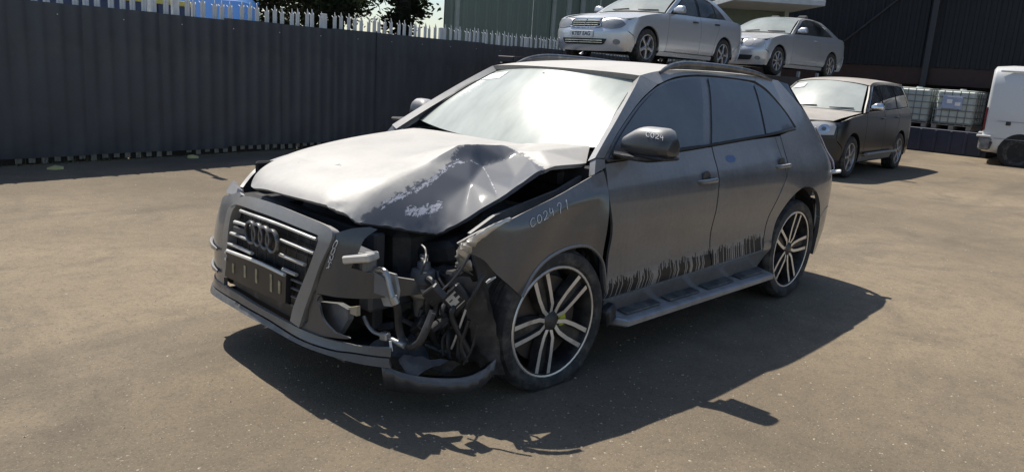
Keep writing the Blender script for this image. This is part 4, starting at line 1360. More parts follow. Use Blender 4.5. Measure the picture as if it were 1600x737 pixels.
def build_rack():
    T = empty('car_rack', (-12.9, -5.75, 0))
    tag(T, 'dark steel rack that carries the two silver cars', 'rack')
    st = simple('rack_steel', (.055, .055, .058), .6, .2, var=.3, dirt=(.09, .06, .045), dirt_amt=.3)
    for y in (.82, -.72):
        b = MB(); b.box((0, y, 1.66), (11.6, .40, .10), None, .01); b.build('runway', st, T)
        b = MB(); b.box((0, y + .19, 1.58), (11.6, .04, .26), None, .006); b.build('side_rail', st, T)
    b = MB(); b.box((0, .05, 1.60), (11.5, 1.2, .03), None, .004); b.build('deck_plate', st, T)
    for x in (-5.6, -2.8, 0, 2.8, 5.6):
        b = MB(); b.box((x, .05, 1.55), (.12, 2.0, .14), None, .008); b.build('cross_beam', st, T)
        for y in (1.0, -.95):
            b = MB(); b.box((x, y, .8), (.12, .12, 1.6), None, .008); b.build('upright', st, T)
    for x in (-3.35, -2.3, 1.9, 2.7):
        b = MB(); b.box((x, .92, 1.78), (.07, .07, .14), None, .008); b.build('wheel_stop', M_STEEL, T)
    # dark steel skip filling the lower bay
    K = empty('steel_skip', (-12.9, -5.95, 0))
    tag(K, 'low dark steel skip standing under the rack', 'skip')
    b = MB(); b.box((0, 0, .65), (10.4, 1.3, 1.3), None, .03); b.build('tank', simple('skip_dark', (.03, .032, .036), .7, var=.3), K)
    for i in range(14):
        b = MB(); b.box((-4.9 + i * .75, .67, .65), (.07, .06, 1.2), None, .008); b.build('rib', simple('skip_dark', (.03, .032, .036)), K)
# ---------------------------------------------------------------- the crashed grey SUV
def build_suv():
    T = empty('crashed_suv', (0, 0, 0))
    tag(T, 'dusty grey SUV with smashed front corner and buckled bonnet, nearest in the yard', 'suv')
    P = car_paint('suv_paint', (.075, .079, .087), (.45, .44, .425), side_dust=.20, up_dust=.88, rough=.27, metal=.45, coat=.7)
    PH = car_paint('suv_bonnet_paint', (.056, .066, .088), (.50, .475, .435), side_dust=.45, up_dust=.95, rough=.62, metal=.0, clean_attr=True, coat=.08)  # sky reflection put into the base as a blue tint
    PD = car_paint('suv_door_paint', (.070, .074, .083), (.43, .42, .41), side_dust=.21, up_dust=.88, rough=.27, metal=.45, coat=.7, band=True)
    GL = glass('suv_side_glass', (.03, .04, .05), .22, .36, (.27, .29, .31), .04, .35)
    ZL = [.12, .30, .38, .44, .50, .62, .80, .94, 1.02, 1.09, 1.20, 1.35, 1.50, 1.62]
    TAB = {.05: [.86, .89, .90, .915, .92, .925, .925, .90, .86, .82, .76, .68, .58, .48],
           -.4: [.86, .895, .915, .938, .93, .922, .938, .928, .900, .865, .81, .735, .64, .55],
           -1.5: [.86, .895, .92, .947, .932, .922, .940, .932, .905, .868, .815, .735, .645, .55],
           -2.4: [.86, .895, .92, .946, .934, .924, .942, .934, .905, .866, .81, .725, .63, .535],
           -2.9: [.86, .90, .92, .93, .935, .945, .945, .92, .885, .848, .79, .70, .60, .515],
           -3.3: [.86, .89, .90, .91, .915, .92, .925, .905, .875, .835, .775, .69, .59, .51]}
    S = Body(ZL, TAB, .05, [(.12, .84), (.20, .90), (.26, .925), (.33, .90), (.45, .895), (.60, .895), (.75, .885), (.86, .85), (.95, .78), (1.3, .6)],
             -3.12, [(.2, -3.70), (.45, -3.77), (.7, -3.77), (.95, -3.74), (1.1, -3.66), (1.25, -3.55), (1.45, -3.34), (1.62, -3.2)], 3.0)
    LO, RO = (0, 1, .1), (0, -1, .1)

    def both(name, pts, mat, res=.06, thick=.02, off=0.0, attr=None, left=True, right=True, ds=.03, parent=T):
        q = ol(pts, ds)
        r = []
        if left: r.append(panel(name, q, S.L, mat, parent, LO, res, thick, attr=attr, off=off))
        if right: r.append(panel(name, q, S.R, mat, parent, RO, res * 1.5, thick, attr=attr, off=off))
        return r

    b = MB(); b.box((-.50, .80, .66), (.10, .10, .80), None, .01); b.build('gap_shade_slab', M_DARK, T)  # black slab added so the door gap reads as deep shade
    # --- dark inner shell so that gaps look into darkness
    b = MB()
    b.box((-1.75, 0, .62), (2.5, 1.66, .66), None, .08)
    b.box((-3.1, 0, .78), (1.0, 1.40, .5), None, .08)
    b.build('dark_floor_shell', M_DARK, T)

    band = lambda x, z: float(np.clip(1 - (z - (.388 + (-.52 - x) * .034) - .062) / .062, 0, 1)) * float(np.clip((-.5 - x) / .03, 0, 1))
    fd = [(-.512, 1.098, 1), (-.478, .97), (-.500, .86), (-.520, .78), (-.531, .70), (-.527, .58), (-.522, .46), (-.521, .388, 1),
          (-1.04, .405), (-1.572, .424, 1), (-1.556, .60), (-1.560, .85), (-1.580, 1.05), (-1.592, 1.150, 1), (-1.05, 1.123)]
    for d in both('front_door', fd, PD, .05, .014):
        d['label'] = 'dusty front door with rain streaks along its bottom' if d.data.vertices[0].co.y > 0 else 'front door on the far side'
    rd = [(-1.604, 1.151, 1), (-1.592, 1.05), (-1.571, .85), (-1.567, .60), (-1.583, .4245, 1), (-1.92, .434), (-2.255, .444, 1),
          (-2.272, .52), (-2.318, .675), (-2.395, .81), (-2.49, .93), (-2.552, 1.04), (-2.575, 1.195, 1), (-2.1, 1.178)]
    both('rear_door', rd, PD, .05, .03)
    arcR = [(-2.300, .300), (-2.375, .43), (-2.412, .54), (-2.475, .66), (-2.60, .775), (-2.80, .838), (-3.00, .800), (-3.13, .70), (-3.205, .58)]
    qp = [(-2.587, 1.200, 1), (-2.564, 1.04), (-2.50, .922), (-2.405, .80), (-2.328, .665), (-2.283, .51), (-2.266, .440, 1), (-2.268, .31, 1)] + \
         [(a, c) for a, c in arcR[:-1]] + [(arcR[-1][0], arcR[-1][1], 1), (-3.32, .635), (-3.50, .655, 1), (-3.50, .95), (-3.42, 1.10), (-3.30, 1.25), (-3.12, 1.44), (-2.98, 1.575, 1),
          (-2.6, 1.592, 1), (-2.56, 1.560, 1), (-2.70, 1.503), (-2.845, 1.372), (-2.925, 1.248, 1), (-2.77, 1.222)]
    both('rear_quarter_panel', qp, P, .05, .03)
    rb = [(-3.212, .572, 1), (-3.32, .625), (-3.50, .647, 1), (-3.60, .45), (-3.52, .27, 1), (-3.30, .255, 1), (-3.262, .40)]
    both('rear_bumper_corner', rb, P, .05, .03)
    cant = [(-1.10, 1.548, 1), (-1.3, 1.578), (-1.5, 1.595), (-2.1, 1.603), (-2.60, 1.595, 1), (-2.56, 1.562, 1), (-2.30, 1.572), (-2.05, 1.578), (-1.76, 1.577), (-1.485, 1.556), (-1.243, 1.507, 1)]
    both('cant_rail', cant, P, .05, .03)
    apil = [(-.44, 1.13, 1), (-.60, 1.238), (-.86, 1.405), (-1.095, 1.547, 1), (-1.240, 1.508, 1), (-.99, 1.411), (-.712, 1.262), (-.513, 1.126, 1)]
    both('a_pillar', apil, P, .05, .05)
    cowl = [(-.40, 1.055, 1), (-.445, 1.126, 1), (-.514, 1.120, 1), (-.505, 1.082, 1)]
    both('cowl_corner', cowl, P, .05, .04)
    sill = [(-.535, .375, 1), (-1.5, .412), (-2.262, .433, 1), (-2.300, .295, 1), (-1.5, .28), (-.56, .262, 1)]
    both('sill', sill, P, .07, .04)
    # --- side windows
    dlo = [(-.508, 1.113, 1), (-.712, 1.253), (-.989, 1.401), (-1.243, 1.498), (-1.485, 1.548), (-1.759, 1.570), (-2.095, 1.571), (-2.40, 1.562), (-2.56, 1.545), (-2.69, 1.491), (-2.835, 1.370), (-2.918, 1.243, 1), (-1.52, 1.155)]
    for o in both('window_seal', dlo, M_BPIL, .08, .02, off=-.010): pass
    fw = [(-.565, 1.130, 1), (-.735, 1.247), (-.999, 1.391), (-1.248, 1.486), (-1.485, 1.535), (-1.765, 1.557, 1), (-1.502, 1.166, 1)]
    rw = [(-1.612, 1.172, 1), (-1.875, 1.559, 1), (-2.095, 1.559), (-2.475, 1.543, 1), (-2.345, 1.212, 1)]
    qw = [(-2.375, 1.215, 1), (-2.505, 1.538, 1), (-2.58, 1.522), (-2.680, 1.479), (-2.815, 1.365), (-2.885, 1.250, 1)]
    both('front_side_window', fw, GL, .08, .004)
    both('rear_side_window', rw, GL, .08, .004)
    both('quarter_window', qw, GL, .08, .004)
    for sg, fm in ((1, S.L), (-1, S.R)):
        belt = [(-.52 - 2.36 * i / 30, 1.114 + .124 * (i / 30) ** 1.1) for i in range(31)]
        b = MB()
        b.tube([Vector(fm(x, z)) + Vector((0, sg * .004, -.004)) for x, z in belt], .008, 6)
        b.build('belt_moulding', M_SEAL, T)

    # --- roof
    zc = pchip([-3.3, -3.0, -2.4, -1.8, -1.3, -.98], [1.555, 1.588, 1.628, 1.634, 1.607, 1.562])
    ze = pchip([-3.3, -2.98, -2.6, -2.1, -1.5, -1.3, -1.1, -.95], [1.545, 1.575, 1.595, 1.603, 1.595, 1.578, 1.548, 1.52])
    def roof(x, y):
        e = float(ze(x)); w = S.base(x, e)
        return (x, y, float(zc(x)) - (float(zc(x)) - e) * min(1, abs(y) / w) ** 2.4)
    edge = [(x, S.base(x, float(ze(x))) - .004) for x in np.linspace(-1.10, -2.98, 14)]
    rf = [(edge[0][0], edge[0][1], 1)] + edge[1:-1] + [(edge[-1][0], edge[-1][1], 1), (-3.06, .25), (-3.06, -.25), (edge[-1][0], -edge[-1][1], 1)] + \
         [(x, -y) for x, y in edge[-2:0:-1]] + [(edge[0][0], -edge[0][1], 1), (-1.02, -.3), (-.995, 0), (-1.02, .3)]
    RP = car_paint('suv_roof_paint', (.10, .10, .10), (.56, .525, .47), side_dust=.3, up_dust=1.0, rough=.4, metal=.2, coat=.1)
    panel('roof', ol(rf, .04), roof, RP, T, (0, 0, 1), .07, .03)
    sp = [(-3.068, .25), (-2.99, .50, 1), (-3.15, .53), (-3.24, .50, 1), (-3.28, .2), (-3.28, -.2), (-3.24, -.50, 1), (-3.15, -.53), (-2.99, -.50, 1), (-3.068, -.25)]
    panel('roof_spoiler', ol(sp, .04), lambda x, y: (x, y, 1.588 - (-x - 3.0) * .16 - .02 * (abs(y) / .5) ** 3), RP, T, (0, 0, 1), .08, .03)
    for sg in (1, -1):
        b = MB()
        top = [(-1.315, .597, 1.572), (-1.40, .588, 1.604), (-1.50, .580, 1.626), (-1.663, .574, 1.640), (-2.09, .566, 1.640), (-2.45, .556, 1.626), (-2.68, .550, 1.606), (-2.86, .548, 1.572)]
        b.tube([(x, y * sg, z) for x, y, z in top], [.010, .015, .017, .017, .017, .017, .015, .010], 8, True, 4, ry=1.0)
        low = [(x, y * sg, float(ze(x)) + .004) for x, y, z in top]
        hi = [(x, y * sg, z) for x, y, z in top]
        n = len(top)
        b.add([(x, y + .008, z) for x, y, z in low] + [(x, y + .008, z) for x, y, z in hi] + [(x, y - .008, z) for x, y, z in low] + [(x, y - .008, z) for x, y, z in hi],
              [(i, i + 1, n + i + 1, n + i) for i in range(n - 1)] + [(2 * n + i, 3 * n + i, 3 * n + i + 1, 2 * n + i + 1) for i in range(n - 1)])
        b.build('roof_rail', simple('anodised_rail', (.14, .143, .15), .35, .6, dirt=(.35, .33, .3), dirt_amt=.3), T)

    # --- windscreen
    def ws(s, t):
        bx = -.50 - .10 * s * s; by = .755 * s; bz = 1.125 + .045 * s * s
        tx = -1.00 - .125 * s * s; ty = .585 * s; tz = 1.553 - .033 * s * s
        k = .022 * math.sin(PI * t)
        return (bx + (tx - bx) * t + k * .55, by + (ty - by) * t, bz + (tz - bz) * t + k * .8)
    q = ol([(-1, 0, 1), (1, 0, 1), (1, 1, 1), (-1, 1, 1)], .08)
    b = MB(); b.box((-.50, 0, 1.085), (.16, 1.46, .03), (0, .3, 0), .01); b.build('cowl_panel', M_BLACK, T)
    WG = windscreen_glass()
    wsc = panel('windscreen', q, ws, WG, T, (1, 0, 1), .1, .006)
    A = [Vector(ws(s, t)) for s, t in ((-.93, .88), (-.60, .93), (-.60, .80), (-.93, .75))]
    nn = (A[1] - A[0]).cross(A[3] - A[0]).normalized()
    if nn.x < 0: nn = -nn
    st = MB(); st.add([a + nn * .004 for a in A] + [a + nn * .001 for a in A], [(0, 1, 2, 3), (0, 4, 5, 1), (1, 5, 6, 2), (2, 6, 7, 3), (3, 7, 4, 0)])
    st.build('paper_sheet', simple('white_paper', (.85, .85, .84), .8), wsc)['label'] = 'white paper sheet behind the top corner of the windscreen'
    b = MB()
    p0 = Vector(ws(-.02, .90))
    b.box(p0 + Vector((-.06, 0, -.03)), (.03, .20, .06), (0, .5, 0), .012)
    b.tube([p0 + Vector((-.05, 0, 0)), p0 + Vector((-.01, 0, .0))], .012, 8)
    b.build('interior_mirror', M_BLACK, wsc)
    for sg in (1, -1):
        seat(T, -1.25, sg * .38, .55, simple('seat_fabric', (.03, .03, .032), .85))
        # black edge of the glass
        b = MB()
        b.tube([Vector(ws(sg * 1.0, t / 10)) + Vector((0, 0, .002)) for t in range(11)], .012, 6)
        b.build('windscreen_trim', M_SEAL, wsc)
    seat(T, -2.2, 0, .60, simple('seat_fabric', (.03, .03, .032), .85))
    db = MB()
    db.box((-.62, 0, 1.02), (.42, 1.36, .16), (0, .12, 0), .05)
    db.build('dashboard', M_BLACK, T)
    hl = MB()
    hl.box((-2.0, 0, 1.535), (1.7, .95, .02), None, .008)
    hl.build('headlining', simple('headlining_cloth', (.25, .25, .24), .9), T)

    # --- bonnet, buckled at its left side
    P0 = pchip([0, .03, .08, .2, .4, .7, 1.0, 1.35], [.845, .885, .922, .972, 1.022, 1.072, 1.106, 1.135])
    def zb(x, y):
        xe = .79 - .17 * min(1.2, abs(y) / .7) ** 2.6
        return float(P0(max(0, xe - x))) + .014 * (1 - (y / .75) ** 2)
    fx = [(-.53, -.735, 1), (-.1, -.742), (.3, -.735), (.50, -.705), (.61, -.65), (.69, -.56), (.740, -.44), (.768, -.2), (.770, 0), (.760, .18), (.742, .28), (.705, .36, 1), (.685, .40),
          (.62, .45), (.50, .53), (.378, .60, 1), (.277, .66), (.20, .70), (.117, .73, 1), (.05, .745), (-.115, .752, 1), (-.21, .757), (-.46, .775, 1), (-.575, .70, 1), (-.47, .35), (-.43, 0), (-.47, -.4)]
    poly = ol(fx, .03)
    CP = {'tip': (.378, .60, .773), 'f1': (.50, .53, .795), 'f2': (.62, .45, .817), 'f3': (.685, .40, .832), 'f4': (.705, .36, .862), 'f5': (.742, .28, .885), 'f6': (.760, .18, .888), 'f7': (.77, 0, .885), 'f8': (.768, -.2, .880),
          'n1': (.277, .66, .841), 'n2': (.20, .70, .899), 'n3': (.117, .73, .946), 'n4': (.05, .745, .985), 'n5': (-.115, .752, 1.064), 'n6': (-.21, .757, 1.086), 'n7': (-.46, .775, 1.093), 'rc': (-.575, .70, 1.172),
          'apex': (.045, .35, 1.152), 'a2': (-.191, .41, 1.150), 'a3': (-.235, .49, 1.130), 'a4': (-.217, .60, 1.102), 'v1': (-.045, .442, 1.050), 'v2': (-.173, .48, 1.087), 'l1': (.086, .40, 1.085), 'lt': (.005, .405, 1.098),
          'r1': (.50, .38, .990), 'r2': (.281, .36, 1.062), 'rr': (-.50, .45, 1.160), 's1': (-.30, .60, 1.142), 'k1': (.287, .52, .910), 'k2': (.107, .52, .990), 'k3': (.031, .585, 1.000), 'k4': (-.091, .63, 1.026), 'k5': (.463, .50, .874),
          'ap2': (-.068, .375, 1.154)}
    # ring where the bonnet keeps its old shape
    ring = [(.62, .22), (.45, .18), (.25, .14), (.05, .12), (-.15, .14), (-.35, .20), (-.47, .28), (.70, .24), (-.46, .35)]
    for i, (x, y) in enumerate(ring): CP['g%d' % i] = (x, y, zb(x, y))
    for i, x in enumerate((.74, .69, .61, .5, .3, -.1, -.53)):
        y = (-.44, -.56, -.65, -.705, -.735, -.742, -.735)[i]
        CP['o%d' % i] = (x, y, zb(x, y))
    CP['o9'] = (-.47, -.4, zb(-.47, -.4)); CP['o10'] = (-.43, 0, zb(-.43, 0)); CP['o11'] = (-.47, .35, zb(-.47, .35) + .01)
    for i, (x, y) in enumerate([(-.2, -.3), (.2, -.3), (.5, -.3), (.2, 0), (.55, 0), (-.2, 0)]): CP['m%d' % i] = (x, y, zb(x, y))
    keys = list(CP)
    ki = {k: i for i, k in enumerate(keys)}
    lines = [('apex', 'r2', 'r1', 'f3'), ('apex', 'ap2', 'a2', 'a3', 'a4', 'n5'), ('apex', 'lt', 'v1', 'k3', 'n3'), ('v1', 'v2', 'a3'), ('s1', 'rc'), ('a3', 's1'), ('l1', 'k2', 'n3')]
    ce = [(ki[a], ki[b]) for l in lines for a, b in zip(l, l[1:])]
    pts2 = [Vector(CP[k][:2]) for k in keys]
    tr = delaunay_2d_cdt(pts2, ce, [], 0, 1e-6)
    orig = tr[3]
    tz = [CP[keys[orig[i][0]]][2] - zb(*CP[keys[orig[i][0]]][:2]) if orig[i] else 0.0 for i in range(len(tr[0]))]
    tv = np.array([(v.x, v.y) for v in tr[0]]); tz = np.array(tz)
    tris = [tuple(f[:3]) for f in tr[2]]
    tA, tB, tC = (tv[[t_[k] for t_ in tris]] for k in range(3))
    tD = (tB[:, 1] - tC[:, 1]) * (tA[:, 0] - tC[:, 0]) + (tC[:, 0] - tB[:, 0]) * (tA[:, 1] - tC[:, 1])
    tD[np.abs(tD) < 1e-9] = 1e-9
    tzz = tz[np.array(tris)]
    def dz(x, y):
        u = ((tB[:, 1] - tC[:, 1]) * (x - tC[:, 0]) + (tC[:, 0] - tB[:, 0]) * (y - tC[:, 1])) / tD
        v = ((tC[:, 1] - tA[:, 1]) * (x - tC[:, 0]) + (tA[:, 0] - tC[:, 0]) * (y - tC[:, 1])) / tD
        w = 1 - u - v
        i = int(np.argmax(np.minimum(np.minimum(u, v), w)))
        return float(u[i] * tzz[i, 0] + v[i] * tzz[i, 1] + w[i] * tzz[i, 2])
    cache = {}
    def hood(x, y):
        k = (round(x, 5), round(y, 5))
        if k not in cache:
            # a little smoothing of the facets
            r = .007 + .05 * min(1, max(0, (x - .16) / .22))
            d = (dz(x, y) * 2 + sum(dz(x + r * a_, y + r * c_) for a_, c_ in ((1, 0), (-1, 0), (0, 1), (0, -1), (.5, .5), (.5, -.5), (-.5, .5), (-.5, -.5)))) / 10
            wob = .0015 * math.sin(19 * x + 7 * y) * math.sin(23 * y - 5 * x) if y > .25 else 0
            dent = -.010 * math.exp(-((x - .50) ** 2 / .006 + (y + .08) ** 2 / .02)) - .007 * math.exp(-((x - .48 - .2 * (y + .33)) ** 2 / .0006 + (y + .38) ** 2 / .014))
            cache[k] = (x, y, zb(x, y) + d + wob + dent)
        return cache[k]
    cleanpoly = [(.03, .36), (-.12, .375), (-.21, .41), (-.235, .50), (-.21, .62), (-.13, .78), (.1, .78), (.30, .70), (.42, .60), (.66, .44), (.63, .41), (.52, .43), (.42, .425), (.2, .42), (.10, .385)]
    cq = np.array(ol(cleanpoly, .05))
    def clean(x, y):
        if y < .28:
            return .42 * math.exp(-((x - .47) ** 2 / .0022 + (y + .06) ** 2 / .012)) + .40 * math.exp(-((x - .53 - .25 * (y + .36)) ** 2 / .0005 + (y + .36) ** 2 / .010))
        d = bdist([(x, y)], cq)[0]
        sm = .42 * math.exp(-((x - .47) ** 2 / .0022 + (y + .06) ** 2 / .012)) + .40 * math.exp(-((x - .53 - .25 * (y + .36)) ** 2 / .0005 + (y + .36) ** 2 / .010))
        return max(.5 + (1 if inpoly([(x, y)], cq)[0] else -1) * min(.5, d * 9), sm)
    lines2 = []
    for l in lines:
        pl = []
        for a, b_ in zip(l, l[1:]):
            A, B = np.array(CP[a][:2]), np.array(CP[b_][:2])
            k = max(2, int(np.linalg.norm(B - A) / .02))
            for i in range(k): pl.append(tuple(A + (B - A) * i / k))
        pl.append(CP[l[-1]][:2])
        lines2.append([p for p in pl if inpoly([p], poly)[0] and bdist([p], poly)[0] > .008])
    lines2 = [l for l in lines2 if len(l) > 1]
    FLK_RIM = [([(.56, .425), (.46, .437), (.36, .440), (.25, .430), (.15, .415), (.085, .405)], .016, .78), ([(.46, .490), (.41, .515), (.36, .525), (.30, .530)], .026, .80), ([(.09, .42), (.02, .425), (-.045, .445)], .010, .7), ([(-.045, .445), (.03, .585), (.117, .725)], .008, .72), ([(-.045, .445), (-.17, .48)], .006, .6)]  # primer flake lines, plus pale lines painting the lit rims of the fold
    def flake(x, y):
        if y < .33: return -1.0
        v = -1.0
        for pl, w_, am in FLK_RIM:
            d = 9
            for (ax, ay), (bx_, by_) in zip(pl, pl[1:]):
                ex, ey = bx_ - ax, by_ - ay
                t_ = min(1, max(0, ((x - ax) * ex + (y - ay) * ey) / (ex * ex + ey * ey)))
                d = min(d, math.hypot(x - ax - ex * t_, y - ay - ey * t_))
            v = max(v, am - .55 * (d / w_) ** 1.2)
        return max(v, -1.0)
    hd = panel('bonnet', poly, hood, PH, T, (0, 0, 1), .0135, .022, extra=lines2, attr={'clean': clean, 'flake': flake}, ang=26)
    hd['label'] = 'dusty grey bonnet buckled up into a sharp fold at the damaged corner'
    # --- crumpled left fender
    fe = [(.418, .777, 1), (.36, .825), (.30, .861, 1), (.15, .903), (-.019, .951), (-.2, .997), (-.38, 1.047, 1), (-.474, 1.068, 1), (-.460, .90), (-.450, .760), (-.462, .60), (-.492, .46), (-.499, .44, 1), (-.515, .34, 1), (-.535, .30, 1), (-.512, .43, 1),
          (-.492, .53), (-.45, .62), (-.36, .690), (-.25, .712), (-.14, .700), (-.03, .665), (.06, .605), (.116, .514, 1), (.16, .545), (.208, .583), (.27, .64), (.322, .705), (.38, .74)]
    def fend(x, z):
        y = S.base(x, z)
        y -= .16 * max(0, (x - .18) / .26) ** 1.7
        y += .010 * math.sin(13 * x + 9 * z) * math.exp(-((x - .02) / .3) ** 2) + .014 * math.exp(-((z - .93 - (-.22 - x) * .2) / .035) ** 2) * (1 if x > -.42 else 0) * math.exp(-((x + .15) / .28) ** 2)
        y += .02 * math.exp(-((x + .47) / .05) ** 2) * math.exp(-((z - .75) / .25) ** 2)
        return (x, y, z)
    fen = panel('front_fender', ol(fe, .025), fend, car_paint('suv_fender_paint', (.075, .081, .094), side_dust=.06, up_dust=.8, rough=.24, metal=.5, coat=.8), T, LO, .035, .02, ang=30)
    fen['label'] = 'dented front fender torn open at its front end'
    handwriting('marker_writing', 'C024', lambda u, v: tuple(Vector(fend(.105 - u * .9 * .05, .842 + v * .036 + u * .015)) + Vector((0, .002, 0))), .9, M_CHALK, fen, .0016)
    handwriting('marker_writing', '71', lambda u, v: tuple(Vector(fend(-.07 - u * .06, .892 + v * .045 + u * .012)) + Vector((0, .002, 0))), .9, M_CHALK, fen, .0016)
    # right fender, whole
    arcF = arc(.0, .40, .405, 190, 20, 14)
    rfen = [(.64, .80, 1), (.50, .90), (.30, .955), (0, 1.005), (-.38, 1.055, 1), (-.492, 1.075, 1), (-.50, .75), (-.515, .39, 1), (-.515, .30, 1)] + [(a, c) for a, c in arcF] + [(.46, .50, 1), (.56, .62, 1)]
    panel('front_fender', ol(rfen, .03), S.R, P, T, RO, .06, .02)['label'] = 'whole front fender on the far side'
    b = MB()
    b.tube([S.L(x, z) if False else tuple(Vector(fend(x, z)) + Vector((0, .002, 0))) for x, z in ((-.512, .43), (-.492, .53), (-.45, .62), (-.36, .690), (-.25, .712), (-.14, .700), (-.03, .665), (.06, .605), (.116, .514))], .008, 6, True, 4)
    b.build('arch_lip', P, fen)
    # torn bright edge at the fender's front
    V, F = [], []
    r3 = random.Random(8)
    path = crp([(.335, .80, .632), (.375, .835, .690), (.40, .85, .735), (.395, .865, .765), (.385, .880, .790), (.34, .905, .835), (.29, .920, .868), (.22, .925, .890)], 4)
    for i, p in enumerate(path):
        wv = .030 * (1 - i / len(path)) + .008
        j = .010 if i < 18 else .003
        V += [p + Vector((r3.uniform(-j, j), r3.uniform(-j, j), r3.uniform(-j, j))), p + Vector((wv * 1.0 + r3.uniform(-j, j), -wv * .9, wv * .8 + r3.uniform(-j, j))), p + Vector((wv * .3, -wv * 2.4 + r3.uniform(-j, j), wv * .2))]
    m = len(path)
    for i in range(m - 1):
        F += [(3 * i, 3 * i + 1, 3 * i + 4, 3 * i + 3), (3 * i + 1, 3 * i + 2, 3 * i + 5, 3 * i + 4)]
    tm = mk('torn_metal_edge', V, F, simple('torn_bare_metal', (.60, .57, .52), .35, .6), fen, True, 18)
    tm.modifiers.new('s', 'SOLIDIFY').thickness = .003

    # --- front end: bumper, grille, lip (traced round the front surface)
    FO = (1, 0, .1)
    def FR(y, z):
        # the far corner kept its squarer shape
        n = 3.0 if y > -.3 else 3.0 + (1.7 if z < .55 else 1.7 - 1.5 * min(1, (z - .55) / .30)) * min(1, (-.3 - y) / .3)
        q = min(abs(y) / S.base(.05, z), .9995)
        return (.05 + (float(S.xf(z)) - .05) * (1 - q ** n) ** (1 / n), y, z)
    GP = car_paint('suv_grille_frame_paint', (.13, .134, .14), side_dust=.30, up_dust=.8, rough=.4, metal=.3)
    fr_out = [(-.43, .772, 1), (-.36, .825), (-.26, .849), (-.07, .858), (.13, .853), (.33, .842), (.43, .828), (.462, .808), (.463, .764), (.418, .66), (.372, .547), (.315, .42), (.285, .340, 1),
              (.215, .352, 1), (.235, .42), (.295, .534), (.351, .641), (.389, .746), (.386, .775), (.355, .788), (.067, .800), (-.25, .798), (-.366, .792, 1)]
    def FRo(o):
        def f(y, z):
            p = FR(y, z); return (p[0] + o, p[1], p[2])
        return f
    gfr = panel('grille_frame', ol(fr_out, .02), FRo(.012), GP, T, FO, .03, .05)
    lside = [(-.366, .790, 1), (-.41, .73), (-.43, .60), (-.44, .396, 1), (-.50, .385, 1), (-.492, .60), (-.47, .74), (-.432, .775, 1)]
    panel('grille_frame_side', ol(lside, .02), FRo(.010), GP, T, FO, .03, .05)
    # dark backing of the grille
    bk = [(-.43, .385, 1), (-.43, .60), (-.40, .74), (-.36, .80, 1), (.36, .80, 1), (.40, .75), (.35, .62), (.22, .37, 1)]
    gr = panel('grille', ol(bk, .03), FRo(-.045), M_BLACK, T, FO, .06, .02)
    def bar(pts, rr, name, mat, o=.004, par=gr):
        b = MB()
        b.tube([FRo(o)(y, z) for y, z in pts], rr, 6, True, 4, ry=.75)
        return b.build(name, mat, par)
    BR = simple('grille_bar_satin', (.60, .60, .59), .35, .3, dirt=(.4, .37, .33), dirt_amt=.4)
    for pts in ([(-.31, .770), (-.1, .775), (.082, .776), (.25, .772), (.373, .765)], [(-.365, .704), (-.27, .711), (-.18, .714)], [(.115, .711), (.25, .708), (.37, .702)],
                [(-.40, .640), (-.27, .646), (-.14, .650)], [(.115, .642), (.22, .640), (.31, .637)], [(-.425, .580), (-.29, .585), (-.155, .588)], [(.14, .579), (.19, .578), (.25, .577)]):
        bar(pts, .0115, 'grille_bar', BR)
    for k in range(9):                                     # fine mesh behind the bars
        y0 = -.36 + k * .088
        bar([(y0, .45), (y0 + .015, .60), (y0 + .03, .78)], .004, 'grille_mesh_rib', M_BLACK, -.03)
    for k in range(4):
        z0 = .61 + k * .05
        bar([(-.40, z0), (0, z0 + .01), (.36, z0)], .004, 'grille_mesh_rib', M_BLACK, -.03)
    for (y, z) in ((-.131, .700), (-.063, .7015), (.003, .7010), (.071, .6985)):      # four linked rings
        c = FRo(.024)(y, z)
        b = MB()
        n, m = 28, 8
        V, F = [], []
        for i in range(n):
            th = 2 * PI * i / n
            for j in range(m):
                ph = 2 * PI * j / m
                rr = .048 + .0085 * math.cos(ph)
                V.append((c[0] + .012 * math.sin(ph), c[1] + rr * math.cos(th), c[2] + rr * 1.05 * math.sin(th)))
        for i in range(n):
            for j in range(m):
                F.append((i * m + j, ((i + 1) % n) * m + j, ((i + 1) % n) * m + (j + 1) % m, i * m + (j + 1) % m))
        b.add(V, F).build('emblem_ring', simple('dark_emblem', (.10, .10, .105), .35, .5, dirt=(.35, .33, .3), dirt_amt=.35), gr)
    b = MB(); b.box(FRo(.008)(-.295, .674), (.012, .10, .03), (0, 0, .12), .004); b.build('small_badge', simple('badge_grey', (.07, .07, .075), .4), gr)
    # empty number plate holder
    pp = [(-.415, .548, 1), (-.06, .567), (.185, .563, 1), (.178, .425, 1), (-.09, .418), (-.455, .402, 1)]
    ph = panel('number_plate_holder', ol(pp, .03), FRo(.016), simple('holder_black', (.022, .022, .024), .45), T, FO, .05, .03)
    b = MB(); b.tube([FRo(.022)(y, z) for y, z in ((-.405, .549), (-.06, .568), (.183, .564))], .009, 8, True, 6, ry=1.0)
    b.build('holder_edge', simple('satin_edge', (.62, .61, .58), .4, .4), ph)
    for (y, z), h in zip(((-.347, .470), (-.208, .487), (-.087, .494), (.055, .494), (.13, .492)), (.05, .06, .07, .085, .06)):
        b = MB(); b.box(FRo(.018)(y, z), (.003, .018, h), (0, 0, 0), 0)
        b.build('adhesive_pad', simple('yellowed_adhesive', (.34, .30, .18), .7, var=.4, vscale=40), ph)
    for z in (.535, .500):
        b = MB(); b.box(FRo(.02)(-.425, z), (.014, .014, .016), None, .004); b.build('holder_clip', M_CHROME, ph)
    # lower grille slats right of the plate
    for k in range(4):
        bar([(.19, .54 - k * .04), (.235, .54 - k * .04), (.285 - k * .016, .54 - k * .04)], .008, 'grille_bar', M_GREYPLASTIC, -.01)
